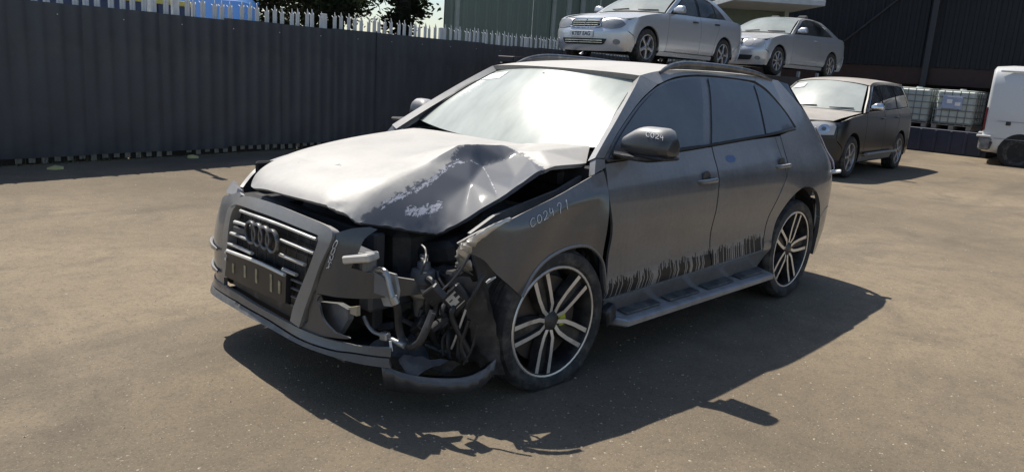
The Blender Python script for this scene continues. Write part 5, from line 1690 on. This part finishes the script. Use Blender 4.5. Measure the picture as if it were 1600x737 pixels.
    # bumper skin: left remnant
    sk = [(.466, .806, 1), (.53, .835), (.582, .846, 1), (.606, .838, 1), (.578, .795), (.566, .735), (.548, .665, 1), (.60, .650), (.66, .634), (.706, .616, 1), (.722, .550, 1), (.66, .541), (.607, .533), (.50, .528), (.375, .521, 1), (.424, .655), (.467, .764)]
    def FRs(y, z):
        p = FR(y, z); k_ = max(0, y - .46)
        return (p[0] - .004 - 2.6 * k_ * k_, p[1], p[2])
    skin = panel('front_bumper_skin', ol(sk, .02), FRs, car_paint('suv_bumper_paint', (.05, .055, .063), side_dust=.06, up_dust=.75, rough=.25, metal=.4), T, FO, .035, .012)
    skin['label'] = 'broken remnant of the bumper skin beside the grille'
    handwriting('marker_writing', 'C024', lambda u, v: tuple(Vector(FRo(.001)(.505 - u * .012 + v * .02 - .03, .775 - u * .052 + v * .012)) ), .62, M_CHALK, skin, .0014)
    sk2 = [(.320, .520, 1), (.402, .518, 1), (.380, .49), (.396, .465), (.421, .406), (.488, .363, 1), (.56, .350), (.416, .330, 1), (.288, .322, 1), (.241, .362, 1), (.320, .372)]
    panel('fog_lamp_surround', ol(sk2, .02), FRo(-.006), car_paint('suv_bumper_paint2', (.06, .064, .072), side_dust=.06, up_dust=.75, rough=.36, metal=.4), T, FO, .035, .012)
    # far half of the bumper, whole
    fb = [(-.503, .385, 1), (-.495, .60), (-.475, .742), (-.438, .782, 1), (-.37, .832), (-.40, .846, 1), (-.52, .815), (-.62, .79, 1), (-.76, .72), (-.84, .62, 1), (-.862, .48), (-.872, .345, 1), (-.70, .335), (-.50, .338, 1)]
    fbp = panel('front_bumper', ol(fb, .025), FRo(0), P, T, FO, .04, .02)
    b = MB()
    for k, z in enumerate((.52, .40)):
        b.tube([FRo(.012)(y, z - .02 * (abs(y) - .55)) for y in (-.56, -.66, -.76, -.84)], [.004, .008, .012, .008], 8, True, 4, ry=2.2)
    b.build('bumper_crease', P, fbp)
    # lower grille lip between plate and splitter
    lp = [(-.88, .34, 1), (-.5, .342), (-.2, .340), (0, .337), (.234, .334), (.416, .329), (.615, .331), (.725, .333, 1), (.728, .296, 1), (.60, .300), (.505, .294), (.305, .296), (.02, .309), (-.375, .306), (-.88, .30, 1)]
    lip = panel('front_lip', ol(lp, .025), FRo(.006), car_paint('suv_lip_paint', (.07, .075, .085), side_dust=.10, up_dust=.7, rough=.35, metal=.4), T, FO, .03, .03)
    lp2 = [(-.89, .296, 1), (-.375, .301), (.02, .304), (.305, .290), (.505, .288), (.60, .294), (.726, .290, 1), (.733, .246, 1), (.683, .252), (.515, .266), (.315, .272), (.1, .279), (-.227, .276), (-.89, .262, 1)]
    panel('front_splitter', ol(lp2, .025), FRo(.010), M_GREYPLASTIC, T, FO, .03, .03)
    vg = [(-.43, .396, 1), (-.09, .410), (.20, .400, 1), (.26, .345, 1), (-.1, .350), (-.46, .352, 1)]
    panel('lower_vent', ol(vg, .03), FRo(-.03), M_BLACK, T, FO, .05, .01)
    # far headlamp sliver
    hlq = [(-.43, .80, 1), (-.52, .815), (-.66, .80, 1), (-.74, .845, 1), (-.60, .862), (-.46, .855, 1)]
    hlm = panel('headlamp', ol(hlq, .02), FRo(-.004), glass('lamp_lens', (.3, .3, .32), .2, .3, (.5, .5, .5)), T, FO, .03, .03)
    hlm['label'] = 'intact headlamp on the far corner'

    # --- smashed corner: crash beam, pipes, hoses, brackets
    def bars(name, mat, *tubes):
        b = MB()
        for pts, r, n in tubes: b.tube(pts, r, n, True, 5)
        return b.build(name, mat, T)
    def slab(name, mat, c, size, rot, bev=.006):
        b = MB(); b.box(c, size, rot, bev)
        return b.build(name, mat, T, ang=30)
    slab('bumper_ledge', simple('ledge_sunlit_cream', (.58, .56, .52), .45, .3, dirt=(.3, .28, .25), dirt_amt=.3), (.780, .580, .716), (.085, .140, .034), (.22, 0, .36), .006)  # sunlit cream of the ledge top put into its colour
    slab('crash_beam', M_GREYPLASTIC, (.70, .20, .690), (.07, .80, .09), (0, 0, -.10), .01)
    V = [(.815, .40, .655), (.80, .575, .668), (.772, .66, .640), (.75, .70, .600), (.745, .71, .555), (.79, .60, .560), (.82, .45, .575)]
    b = MB(); b.prism([(v[1], v[2]) for v in V], lambda y, z: (.775 - .25 * max(0, y - .45), y, z), (-.02, 0, 0))
    b.build('beam_bracket', simple('bracket_primer', (.16, .165, .175), .5, dirt=(.12, .11, .1), dirt_amt=.3), T, False)
    b = MB(); b.prism([(.600, .655), (.695, .655), (.716, .586), (.706, .512), (.638, .499), (.60, .56)], lambda y, z: (.70 - .15 * (y - .6), y, z), (-.012, .004, 0))
    b.build('folded_plate', simple('pale_primer', (.34, .34, .325), .6, dirt=(.2, .18, .16), dirt_amt=.3), T, False)
    b = MB(); b.prism([(.30, .447), (.44, .475), (.520, .470), (.522, .423), (.456, .335), (.40, .350), (.351, .365)], lambda y, z: (.80, y, z), (-.03, 0, .0))
    b.build('hanging_fog_lamp', M_GREYPLASTIC, T, False)
    b = MB(); b.prism([(.478, .465), (.57, .496), (.572, .452), (.498, .449)], lambda y, z: (.79, y, z), (-.02, 0, 0))
    b.build('tan_piece', simple('tan_reflection', (.42, .36, .26), .8), T, False)  # tan reflection put into the colour of this hanging piece
    bars('coolant_pipe', M_PIPE, ([(.72, .50, .628), (.72, .60, .656), (.72, .657, .669), (.72, .690, .655), (.72, .712, .610), (.72, .735, .565)], .0125, 10))
    bars('pipe_crimp', M_PIPE, ([(.72, .733, .570), (.71, .742, .540)], .019, 12))
    bars('rubber_hose', M_HOSE, ([(.71, .742, .545), (.69, .735, .50), (.67, .715, .43), (.66, .729, .37), (.66, .784, .349), (.66, .843, .382), (.64, .865, .449), (.60, .86, .52)], .017, 10))
    bars('refrigerant_pipe', M_PIPE, ([(.70, .500, .415), (.70, .512, .399), (.70, .543, .374), (.70, .582, .362), (.70, .635, .365)], .009, 8))
    slab('pipe_fitting', M_PIPE, (.69, .648, .361), (.035, .045, .038), (.1, 0, .1), .006)
    bars('pipe_crimp', M_PIPE, ([(.68, .665, .355), (.68, .72, .354), (.68, .774, .353)], .011, 10), ([(.678, .735, .354), (.678, .772, .353)], .014, 12))
    slab('pipe_tag', simple('white_tag', (.75, .75, .72), .6), (.70, .705, .335), (.004, .016, .045), (.3, 0, 0), .001)
    bars('rubber_hose', M_HOSE, ([(.68, .772, .353), (.66, .75, .338), (.64, .781, .338), (.64, .836, .381), (.64, .875, .447), (.62, .885, .52)], .011, 8))
    bars('bare_cable', simple('bare_wire', (.72, .72, .70), .4, .5), ([(.42, .87, .498), (.42, .842, .422), (.42, .809, .336), (.42, .787, .285)], .0055, 8))
    bars('cable', M_HOSE, ([(.42, .87, .498), (.40, .90, .58), (.36, .91, .66)], .009, 8))
    bars('rod_stub', M_GREYPLASTIC, ([(.43, .62, .256), (.42, .699, .252), (.42, .766, .264)], [.012, .009, .007], 8)) if False else bars('rod_stub', M_GREYPLASTIC, ([(.43, .62, .256), (.42, .699, .252), (.42, .766, .264)], .009, 8))
    # control box with a printed label
    c = Vector((.45, .807, .526))
    bx = MB(); bx.box(c - Vector((.03, .0, 0)), (.05, .115, .105), (.85, 0, .55), .008)
    cb = bx.build('control_box', M_BLACK, T)
    R_ = Euler((.85, 0, .55)).to_matrix()
    for (u, v, w, h, mt) in ((.0, .008, .062, .05, simple('foil_label', (.60, .60, .58), .4, .3)), (.022, .016, .018, .016, M_BLACK), (.022, -.010, .018, .014, M_BLACK), (-.014, .012, .02, .006, M_BLACK), (.0, -.028, .07, .004, simple('foil_label', (.6, .6, .58)))):
        bx = MB(); bx.box(c - Vector((.03, 0, 0)) + R_ @ Vector((.0265 + (.001 if mt is M_BLACK else 0), u, v)), (.002, w, h), (.85, 0, .55))
        bx.build('printed_label', mt, cb, False)
    # pump with clamp bands
    b = MB(); b.lathe([(0, .69), (.02, .69), (.022, .66), (.030, .655), (.032, .625), (.055, .62), (.060, .60), (.060, .56), (.052, .555), (.052, .535), (.058, .53), (.058, .495), (.045, .48), (.035, .40), (0, .40)], (.45, .605, 0), 'z', 20)
    pm = b.build('pump', M_GREYPLASTIC, T)
    for z in (.672, .640):
        b = MB(); b.lathe([(.023, z - .008), (.0255, z - .006), (.0255, z + .006), (.023, z + .008)], (.45, .605, 0), 'z', 16); b.build('clamp_band', M_CHROME, pm)
    b = MB(); b.lathe([(.060, .543), (.0625, .540), (.0625, .502), (.060, .50)], (.45, .605, 0), 'z', 20); b.build('clamp_band', simple('tin_band', (.30, .28, .24), .45, .6), pm)
    bars('rubber_hose', M_HOSE, ([(.46, .63, .585), (.47, .68, .59), (.47, .72, .57), (.47, .735, .52), (.47, .73, .44)], .018, 10))
    # dark bulk of the engine bay
    slab('radiator', simple('radiator_fins', (.03, .03, .032), .6), (.60, -.10, .55), (.06, 1.15, .46), None, .01)
    slab('engine', simple('engine_block', (.035, .034, .033), .6, dirt=(.09, .08, .07), dirt_amt=.3), (.12, 0, .55), (.72, .95, .52), (0, .04, 0), .06)
    slab('engine_cover', M_BLACK, (.12, -.02, .84), (.62, .70, .07), (0, .08, 0), .03)
    b = MB(); b.prism([(.30, .80), (.16, .875), (-.05, .925), (-.25, .965), (-.44, 1.03), (-.44, .5), (.22, .5)], lambda x, z: (x, .775 - .10 * max(0, x), z), (0, -.02, 0))
    b.build('inner_wing', simple('inner_wing_paint', (.11, .112, .118), .45, dirt=(.2, .19, .17), dirt_amt=.35), T, False)
    slab('light_stop_block', M_DARK, (.55, -.60, .52), (.40, .44, .50), (0, 0, .25), .05)  # unseen block added to stop sun leaking past the bumper
    slab('light_stop_block', M_DARK, (.62, -.10, .36), (.42, .80, .22), None, .03)  # second added block, closes the leak lower down
    slab('inner_wing', M_DARK, (.0, -.78, .72), (1.1, .03, .44), (0, 0, 0), .01)
    slab('firewall', M_DARK, (-.46, 0, .72), (.05, 1.66, .72), None, .01)
    slab('suspension_turret', M_DARK, (.0, .60, .72), (.34, .22, .34), (0, 0, 0), .05)
    slab('chassis_leg', simple('chassis_leg_paint', (.06, .062, .068), .5, dirt=(.15, .14, .12), dirt_amt=.3), (.30, .47, .50), (.80, .09, .13), (0, 0, .06), .015)
    slab('chassis_leg', M_DARK, (.30, -.5, .50), (.80, .09, .13), None, .015)
    slab('subframe', M_DARK, (.05, 0, .26), (.9, 1.0, .12), None, .03)
    slab('undertray', simple('undertray_plastic', (.03, .03, .032), .6, dirt=(.12, .11, .1), dirt_amt=.3), (.50, -.12, .225), (.64, 1.30, .016), (0, -.03, 0), .004)
    slab('battery_tray', M_BLACK, (.25, .66, .60), (.30, .16, .10), (.1, .2, .1), .02)
    slab('air_filter_box', M_DARK, (.24, .54, .68), (.26, .24, .12), (.25, .12, .2), .03)
    r4 = random.Random(21)
    for k in range(9):                                   # loose looms and hoses through the torn corner
        x, y, z = r4.uniform(.38, .62), r4.uniform(.42, .86), r4.uniform(.30, .70)
        pts = [Vector((x, y, z))]
        d = Vector((r4.uniform(-.4, .2), r4.uniform(-1, 1), r4.uniform(-1, 1))).normalized()
        for i in range(4):
            d = (d + Vector((r4.uniform(-.5, .4), r4.uniform(-.7, .7), r4.uniform(-.8, .6)))).normalized()
            p = pts[-1] + d * r4.uniform(.04, .09)
            p.x = min(p.x, .66); p.z = max(p.z, .25)
            pts.append(p)
        bars('wiring', r4.choice([M_HOSE, M_HOSE, M_BLACK, M_DARK]), (pts, r4.choice([.004, .006, .009, .012]), 6))
    for k in range(4):
        slab('broken_bracket', r4.choice([M_BLACK, M_HOSE, M_DARK]), (r4.uniform(.40, .62), r4.uniform(.45, .86), r4.uniform(.26, .66)), (r4.uniform(.02, .05), r4.uniform(.04, .11), r4.uniform(.03, .10)), (r4.uniform(-1, 1), r4.uniform(-1, 1), r4.uniform(-1, 1)), .006)
    for k in range(7):                                   # thick dark hoses deeper inside
        y0, z0 = .44 + .055 * k, r4.uniform(.34, .62)
        pts = [Vector((.36, y0, z0)), Vector((.44 + r4.uniform(-.03, .05), y0 + r4.uniform(.0, .06), z0 + r4.uniform(-.06, .05))), Vector((.46 + r4.uniform(-.03, .04), y0 + r4.uniform(.02, .10), z0 - r4.uniform(.05, .14))), Vector((.38, y0 + r4.uniform(.04, .12), z0 - r4.uniform(.14, .24)))]
        bars('rubber_hose', r4.choice([M_HOSE, M_DARK, M_DARK]), (pts, r4.uniform(.009, .016), 9))
    V, F = [], []
    for i in range(12):
        for j in range(8):
            u, v = i / 11, j / 7
            V.append((.44 + .20 * v + r4.uniform(-.012, .012), .46 + .42 * u + r4.uniform(-.01, .01) - .12 * v * u, .235 + .05 * math.sin(7 * u + 3 * v) + r4.uniform(-.014, .014) - .03 * u))
    for i in range(11):
        for j in range(7): F.append((i * 8 + j, (i + 1) * 8 + j, (i + 1) * 8 + j + 1, i * 8 + j + 1))
    mk('torn_undertray', V, F, simple('torn_tray_plastic', (.05, .052, .058), .5, dirt=(.16, .155, .15), dirt_amt=.35), T, True, 20)
    # wheel arch liner, crumpled black sheet
    V, F = [], []
    nu, nv = 14, 12
    for i in range(nu):
        for j in range(nv):
            u, v = i / (nu - 1), j / (nv - 1)
            x = .30 + .10 * math.sin(v * PI * .5) + r4.uniform(-.008, .008) + .018 * math.sin(9 * u + 4 * v)
            y = .60 + u * .33 + r4.uniform(-.006, .006)
            z = .16 + v * .46 + r4.uniform(-.012, .012)
            V.append((x - .16 * max(0, u - .55) ** 1.5 - .05 * (1 - v), y, z))
    for i in range(nu - 1):
        for j in range(nv - 1):
            F.append((i * nv + j, (i + 1) * nv + j, (i + 1) * nv + j + 1, i * nv + j + 1))
    mk('wheel_arch_liner', V, F, simple('liner_plastic', (.035, .036, .040), .42, dirt=(.13, .125, .12), dirt_amt=.3), T, True, 24)
    for k in range(9):
        y0 = .66 + k * .028
        pts = [Vector((.40 + r4.uniform(-.02, .03), y0 + r4.uniform(-.02, .02), .24)), Vector((.41 + r4.uniform(-.03, .03), y0 + r4.uniform(-.05, .05), .32)), Vector((.40, y0 + r4.uniform(-.06, .06), .40 + r4.uniform(-.03, .05)))]
        bars('liner_strip', M_HOSE, (pts, r4.choice([.004, .006, .010]), 6))
    # broken corner of the lower bumper, hanging near the ground
    up = crp([(.745, .700, .262), (.66, .745, .215), (.56, .815, .190), (.44, .89, .185), (.36, .935, .215), (.30, .955, .262)], 5)
    lo = crp([(.715, .690, .135), (.655, .735, .120), (.56, .825, .118), (.45, .905, .122), (.37, .95, .148), (.31, .965, .20)], 5)
    inn = crp([(.66, .60, .190), (.60, .66, .170), (.52, .73, .160), (.42, .82, .160), (.35, .88, .185), (.28, .91, .23)], 5)
    o = strip('broken_bumper_corner', up, lo, car_paint('suv_broken_paint', (.032, .035, .042), side_dust=.05, up_dust=.35, rough=.4, metal=.3), T, .005, 25, mid=[[(a * .55 + c_ * .45) + Vector((.004 + .006 * math.sin(i * 1.7), .004 + .006 * math.sin(i * 1.7), .004 * math.sin(i * 2.3))) for i, (a, c_) in enumerate(zip(up, lo))]])
    o['label'] = 'broken lower corner of the front bumper hanging down'
    strip('broken_bumper_ledge', inn, [p + Vector((-.01, -.008, -.03)) for p in up], M_BLACK, T, .005)
    b = MB(); b.tube([(.31, .868, .592), (.30, .880, .608), (.30, .893, .618), (.30, .922, .637)], [.004, .007, .007, .004], 8, True, 4)
    b.build('hose_end', simple('white_clip', (.8, .8, .78), .4), T)

    # --- wheels
    MT = (M_RUBBER, M_RIMDARK, M_ALU)
    yc = simple('yellow_caliper', (.42, .48, .04), .5)
    wheel(T, (-.139, .915, .337), math.radians(-3), .368, .282, .255, MT, 'twin', 'front wheel shoved back against the fender with its tyre flat', .031, 0, 2.40, yc)
    wheel(T, (-2.807, .905, .365), 0, .368, .282, .255, MT, 'twin', None, .004, 0, 1.80, None)
    wheel(T, (0.0, -.905, .365), PI, .368, .282, .255, MT, 'twin', None, .004, 0, .3)
    wheel(T, (-2.807, -.905, .365), PI, .368, .282, .255, MT, 'twin', None, .004, 0, .9)
    for cx, sg in ((-2.807, 1), (-2.807, -1), (-.10, 1), (0, -1)):
        b = MB()
        n = 18
        V, F = [], []
        for i in range(n + 1):
            th = math.radians(-15 + 210 * i / n)
            for yy in (.90, .60):
                V.append((cx + .415 * math.cos(th), sg * yy * (1 if yy < .8 else .985), .40 + .425 * math.sin(th)))
        for i in range(n): F.append((2 * i, 2 * i + 1, 2 * i + 3, 2 * i + 2)[::sg])
        V += [(cx + .40 * math.cos(math.radians(a)), sg * .60, .40 + .42 * math.sin(math.radians(a))) for a in range(-20, 201, 20)]
        k = len(V) - 12
        F.append(tuple(range(k, k + 12))[::-sg])
        if not (cx == -.10 and sg == 1):
            mk('wheel_housing', V, F, M_DARK, T)
        else:
            V = [v for v in V[:2 * (n + 1)]]
            sel = [f for f in F[:n] if V[f[0]][0] < .16]
            mk('wheel_housing', V, sel, M_DARK, T)

    # --- running boards
    for sg in (1, -1):
        b = MB()
        A0, A1 = -.60, -2.40
        sec = [(.845, .290), (.99, .272), (1.008, .262), (1.008, .236), (.985, .226), (.85, .240)]
        V = [(x, sg * y, z) for x in (A0, A0 - .05, A1 + .05, A1) for (y, z) in ([(yy if yy < .9 else yy - (.10 if x in (A0, A1) else 0), zz) for yy, zz in sec])]
        F = []
        for i in range(3):
            for j in range(6):
                F.append((i * 6 + j, i * 6 + (j + 1) % 6, (i + 1) * 6 + (j + 1) % 6, (i + 1) * 6 + j)[::sg])
        F += [tuple(range(6))[::-sg], tuple(range(18, 24))[::sg]]
        b.add(V, F)
        rbd = b.build('running_board', simple('board_aluminium', (.42, .43, .45), .38, .6, dirt=(.3, .28, .25), dirt_amt=.35), T, ang=30)
        for k in range(4):
            b = MB(); b.box((A0 - .26 - k * .425, sg * .925, .2885), (.33, .075, .012), (sg * -.12, 0, 0), .005)
            b.build('tread_pad', simple('tread_rubber', (.05, .052, .056), .6, dirt=(.22, .21, .19), dirt_amt=.4), rbd)
        b = MB(); b.box((-.56, sg * .90, .30), (.10, .11, .10), (0, .3, .2), .012)
        b.build('sill_end_flap', M_BLACK, T)

    # --- mirrors, handles
    for sg in (1, -1):
        m = mirror_housing(T, (-.70 if sg > 0 else -.80, sg * (.995 if sg > 0 else .955), 1.200 if sg > 0 else 1.195), (.185, .265 if sg > 0 else .20, .150), car_paint('suv_mirror_paint%d' % sg, (.03, .031, .034), (.40, .39, .38), side_dust=.06, up_dust=.9, rough=.35, metal=.4), sg)
        b = MB()
        b.tube([(-.60, sg * .84, 1.145), (-.64, sg * .90, 1.138), (-.68, sg * 1.0, 1.136), (-.72, sg * 1.10, 1.146)], [.036, .046, .050, .026], 10, True, 4, ry=.42)
        b.box((-.715, sg * 1.01, 1.150), (.17, .22, .022), (sg * -.03, 0, 0), .010)
        b.build('mirror_foot', M_BLACK, m)
        if sg == 1:
            bv = o_bvh[m.name]
            def onm(u, v):
                y_, z_ = .955 + u * .032, 1.238 + v * .024 - .002 * u
                h_ = bv.ray_cast(Vector((.5, y_ + .9, z_ + .25)), Vector((-1.2, -.9, -.25)).normalized())
                return tuple(h_[0] + Vector((.0015, .001, .001))) if h_[0] else (-.62, y_, z_)
            handwriting('marker_writing', 'C024', onm, .9, M_CHALK, m, .0016)
        for x, z in ((-1.437, .968), (-2.45, 1.008)):
            y = S.y(x, z)
            hh = door_handle(T, (x, sg * y, z - .006), .20, P, sg)
            b = MB(); b.lathe([(.0, .003), (.03, .0035), (.042, .002), (.044, -.004)], (x + .01, 0, z + .012), 'y', 18)
            b.v = [(px * 1.0, sg * (y + 0.0005 + py), pz) for px, py, pz in b.v]
            b.build('handle_cup', M_BLACK, hh)
    # faint blue sticker on the rear door
    q = ol(arc(-1.78, 1.075, .062, 0, 360, 14, .022)[:-1], .02)
    panel('faded_sticker', q, S.L, simple('faded_blue_sticker', (.10, .16, .30), .6), T, LO, .03, .0, off=.0012)

    # --- tail
    tg = [(-.66, .66, 1), (-.68, .95), (-.62, 1.1, 1), (-.52, 1.22, 1), (.52, 1.22, 1), (.62, 1.1, 1), (.68, .95), (.66, .66, 1)]
    panel('tailgate', ol(tg, .06), S.B, P, T, (-1, 0, 0), .1, .03)
    rg = [(-.52, 1.235, 1), (-.42, 1.53, 1), (.42, 1.53, 1), (.52, 1.235, 1)]
    panel('rear_window', ol(rg, .06), S.B, GL, T, (-1, 0, 0), .1, .01)
    bb_ = [(-.72, .645, 1), (.72, .645, 1), (.74, .40), (.70, .25, 1), (-.70, .25, 1), (-.74, .40)]
    panel('rear_bumper', ol(bb_, .06), S.B, P, T, (-1, 0, 0), .1, .03)
    for sg, fm in ((1, S.L), (-1, S.R)):
        tl = [(-3.505, .86, 1), (-3.47, 1.0), (-3.43, 1.09, 1), (-3.66, 1.05, 1), (-3.70, .90, 1)]
        panel('tail_lamp', ol(tl, .03), fm, simple('tail_lamp_red', (.10, .012, .012), .2), T, (0, sg, 0), .05, .03, off=.004)
        dp_ = [(-3.30, 1.26, 1), (-3.125, 1.445, 1), (-2.99, 1.572, 1), (-3.22, 1.545, 1), (-3.42, 1.35), (-3.52, 1.22, 1), (-3.43, 1.10, 1)]
        panel('d_pillar_trim', ol(dp_, .03), fm, simple('gloss_black_trim', (.015, .016, .018), .12), T, (0, sg, 0), .05, .02, off=-.002)
    # buckled trim sticking out by the tail lamp
    b = MB()
    lv = lambda x, z, o=.012: tuple(Vector(S.L(x, z)) + Vector((0, o, 0)))
    b.tube([lv(-3.36, 1.24), lv(-3.43, 1.15), lv(-3.50, 1.06), lv(-3.53, .98, .03), lv(-3.52, .92, .03)], [.006, .014, .02, .02, .008], 6, True, 4, ry=.5)
    b.build('loose_lamp_edge', simple('pale_lamp_plastic', (.55, .52, .56), .35), T)
    b = MB(); b.box(lv(-3.52, .90, .03), (.06, .10, .02), (.2, .1, .3), .006); b.build('broken_lamp_piece', simple('white_clip', (.8, .8, .78)), T)
    return T


def windscreen_glass():
    t = NT('dusty_windscreen')
    tr = t.n('ShaderNodeBsdfTransparent'); tr.inputs[0].default_value = (.62, .70, .66, 1)
    g = t.bsdf((.05, .07, .065), .05, 0, 0, .8)
    base = t.mixs(.45, g.outputs[0], tr.outputs[0])
    d = t.bsdf((.54, .575, .53), .30, 0, 0, .6)
    n = t.noise(3.2, 5, .6, sc3=(1, 2.2, 1))
    f = t.ramp(n, [(.25, .62), (.75, .92)])
    return t.done(t.mixs(f, base, d.outputs[0]))
# ---------------------------------------------------------------- put the place together
build_ground()
build_fence()
build_sheds()
build_rack()
cars()
P_ = empty('blue_plinth', (-20.75, -3.2, 0))
tag(P_, 'low dark blue steel box under the two caged totes', 'container')
b = MB(); b.box((0, 0, .32), (1.3, 2.9, .62), None, .012); b.build('shell', simple('plinth_blue', (.020, .026, .055), .55, var=.25), P_)
for i in range(8):
    b = MB(); b.box((.66, -1.3 + i * .371, .32), (.04, .06, .56), None, .006); b.build('rib', simple('plinth_blue', (.02, .026, .055)), P_)
build_ibc((-20.85, -3.84, .635), .0, 'greenish caged liquid tote half hidden by the black SUV', False)
build_ibc((-20.85, -2.74, .635), .0, 'caged liquid tote with a blue label plate, nearer the white van', True)
build_van('white_van', 'white high-roofed van with a broken rear corner at the edge of the yard', 'van', (-19.25, -.93, 0), math.radians(102), car_paint('van_white', (.62, .64, .66), (.55, .52, .48), metal=0, rough=.35, side_dust=.12, up_dust=.4))
build_van('blue_van', 'bright blue van parked behind the fence', 'van', (-6.3, -15.7, .30), math.radians(62), car_paint('van_blue', (.015, .17, .50), (.4, .42, .45), metal=.1, rough=.3, side_dust=.03, up_dust=.12), 2.35)
C_ = empty('blue_container', (-.42, -10.6, 0), math.radians(8))
tag(C_, 'dark blue container with a yellow top edge behind the fence', 'container')
nb = simple('container_navy', (.035, .055, .13), .55)
b = MB(); b.box((0, -1.2, 1.12), (6.4, 2.4, 2.24), None, .03); b.build('shell', nb, C_)
for i in range(16):
    b = MB(); b.box((-3.0 + i * .4, .02, 1.2), (.14, .05, 2.1), None, .01); b.build('rib', nb, C_)
b = MB(); b.box((-2.2, .03, 2.245), (1.9, .09, .09), None, .01); b.build('top_rail', simple('container_yellow', (.55, .50, .12), .6), C_)
lc = (.030, .042, .022)
for nm, lab, x, y, h, s, sd in (('broad_tree', 'wide dark tree with sky showing between its twigs behind the blue van', -7.6, -17.0, 8.0, 2.2, 1), ('broad_tree', 'dense dark tree beyond the fence left of the green building', -10.0, -16.2, 9.0, 2.0, 2), ('broad_tree', 'thin airy tree between the two dense dark trees', -10.6, -21.0, 8.5, 2.2, 3),
                                ('broad_tree', 'dark tree growing against the end of the green building', -11.6, -15.2, 9.0, 1.5, 4), ('broad_tree', 'dark tree with drooping boughs rising behind the tall mast', -5.0, -19.5, 8.5, 2.6, 5), ('broad_tree', 'farthest dark tree seen between the nearer trunks', -12.6, -22.0, 9.5, 2.6, 6)):
    build_tree(nm, lab, (x, y, 0), h, s, sd, lc, (9000, 10500, 6500, 7000, 9000, 8000)[sd - 1], .9)
for nm, lab, p, s in (('yellow_litter', 'yellow scrap of litter by the foot of the fence, leftmost', (-.10, -6.95, 0), .09), ('yellow_litter', 'yellow scrap of litter under the fence near the bonnet', (-1.95, -7.42, 0), .08)):
    b = MB()
    r = random.Random(int(s * 100))
    ring = [(s * (1 + r.uniform(-.3, .3)) * math.cos(a), s * .6 * math.sin(a), .012 + r.uniform(0, .03)) for a in np.linspace(0, 2 * PI, 9)[:-1]]
    b.add(ring + [(0, 0, .05)] + [(x, y, .002) for x, y, z in ring], [(i, (i + 1) % 8, 8) for i in range(8)] + [(i + 9, (i + 1) % 8 + 9, (i + 1) % 8, i) for i in range(8)])
    o = b.build(nm, simple('yellow_plastic', (.55, .50, .22), .6), None); o.location = p
    tag(o, lab, 'litter')
build_suv()
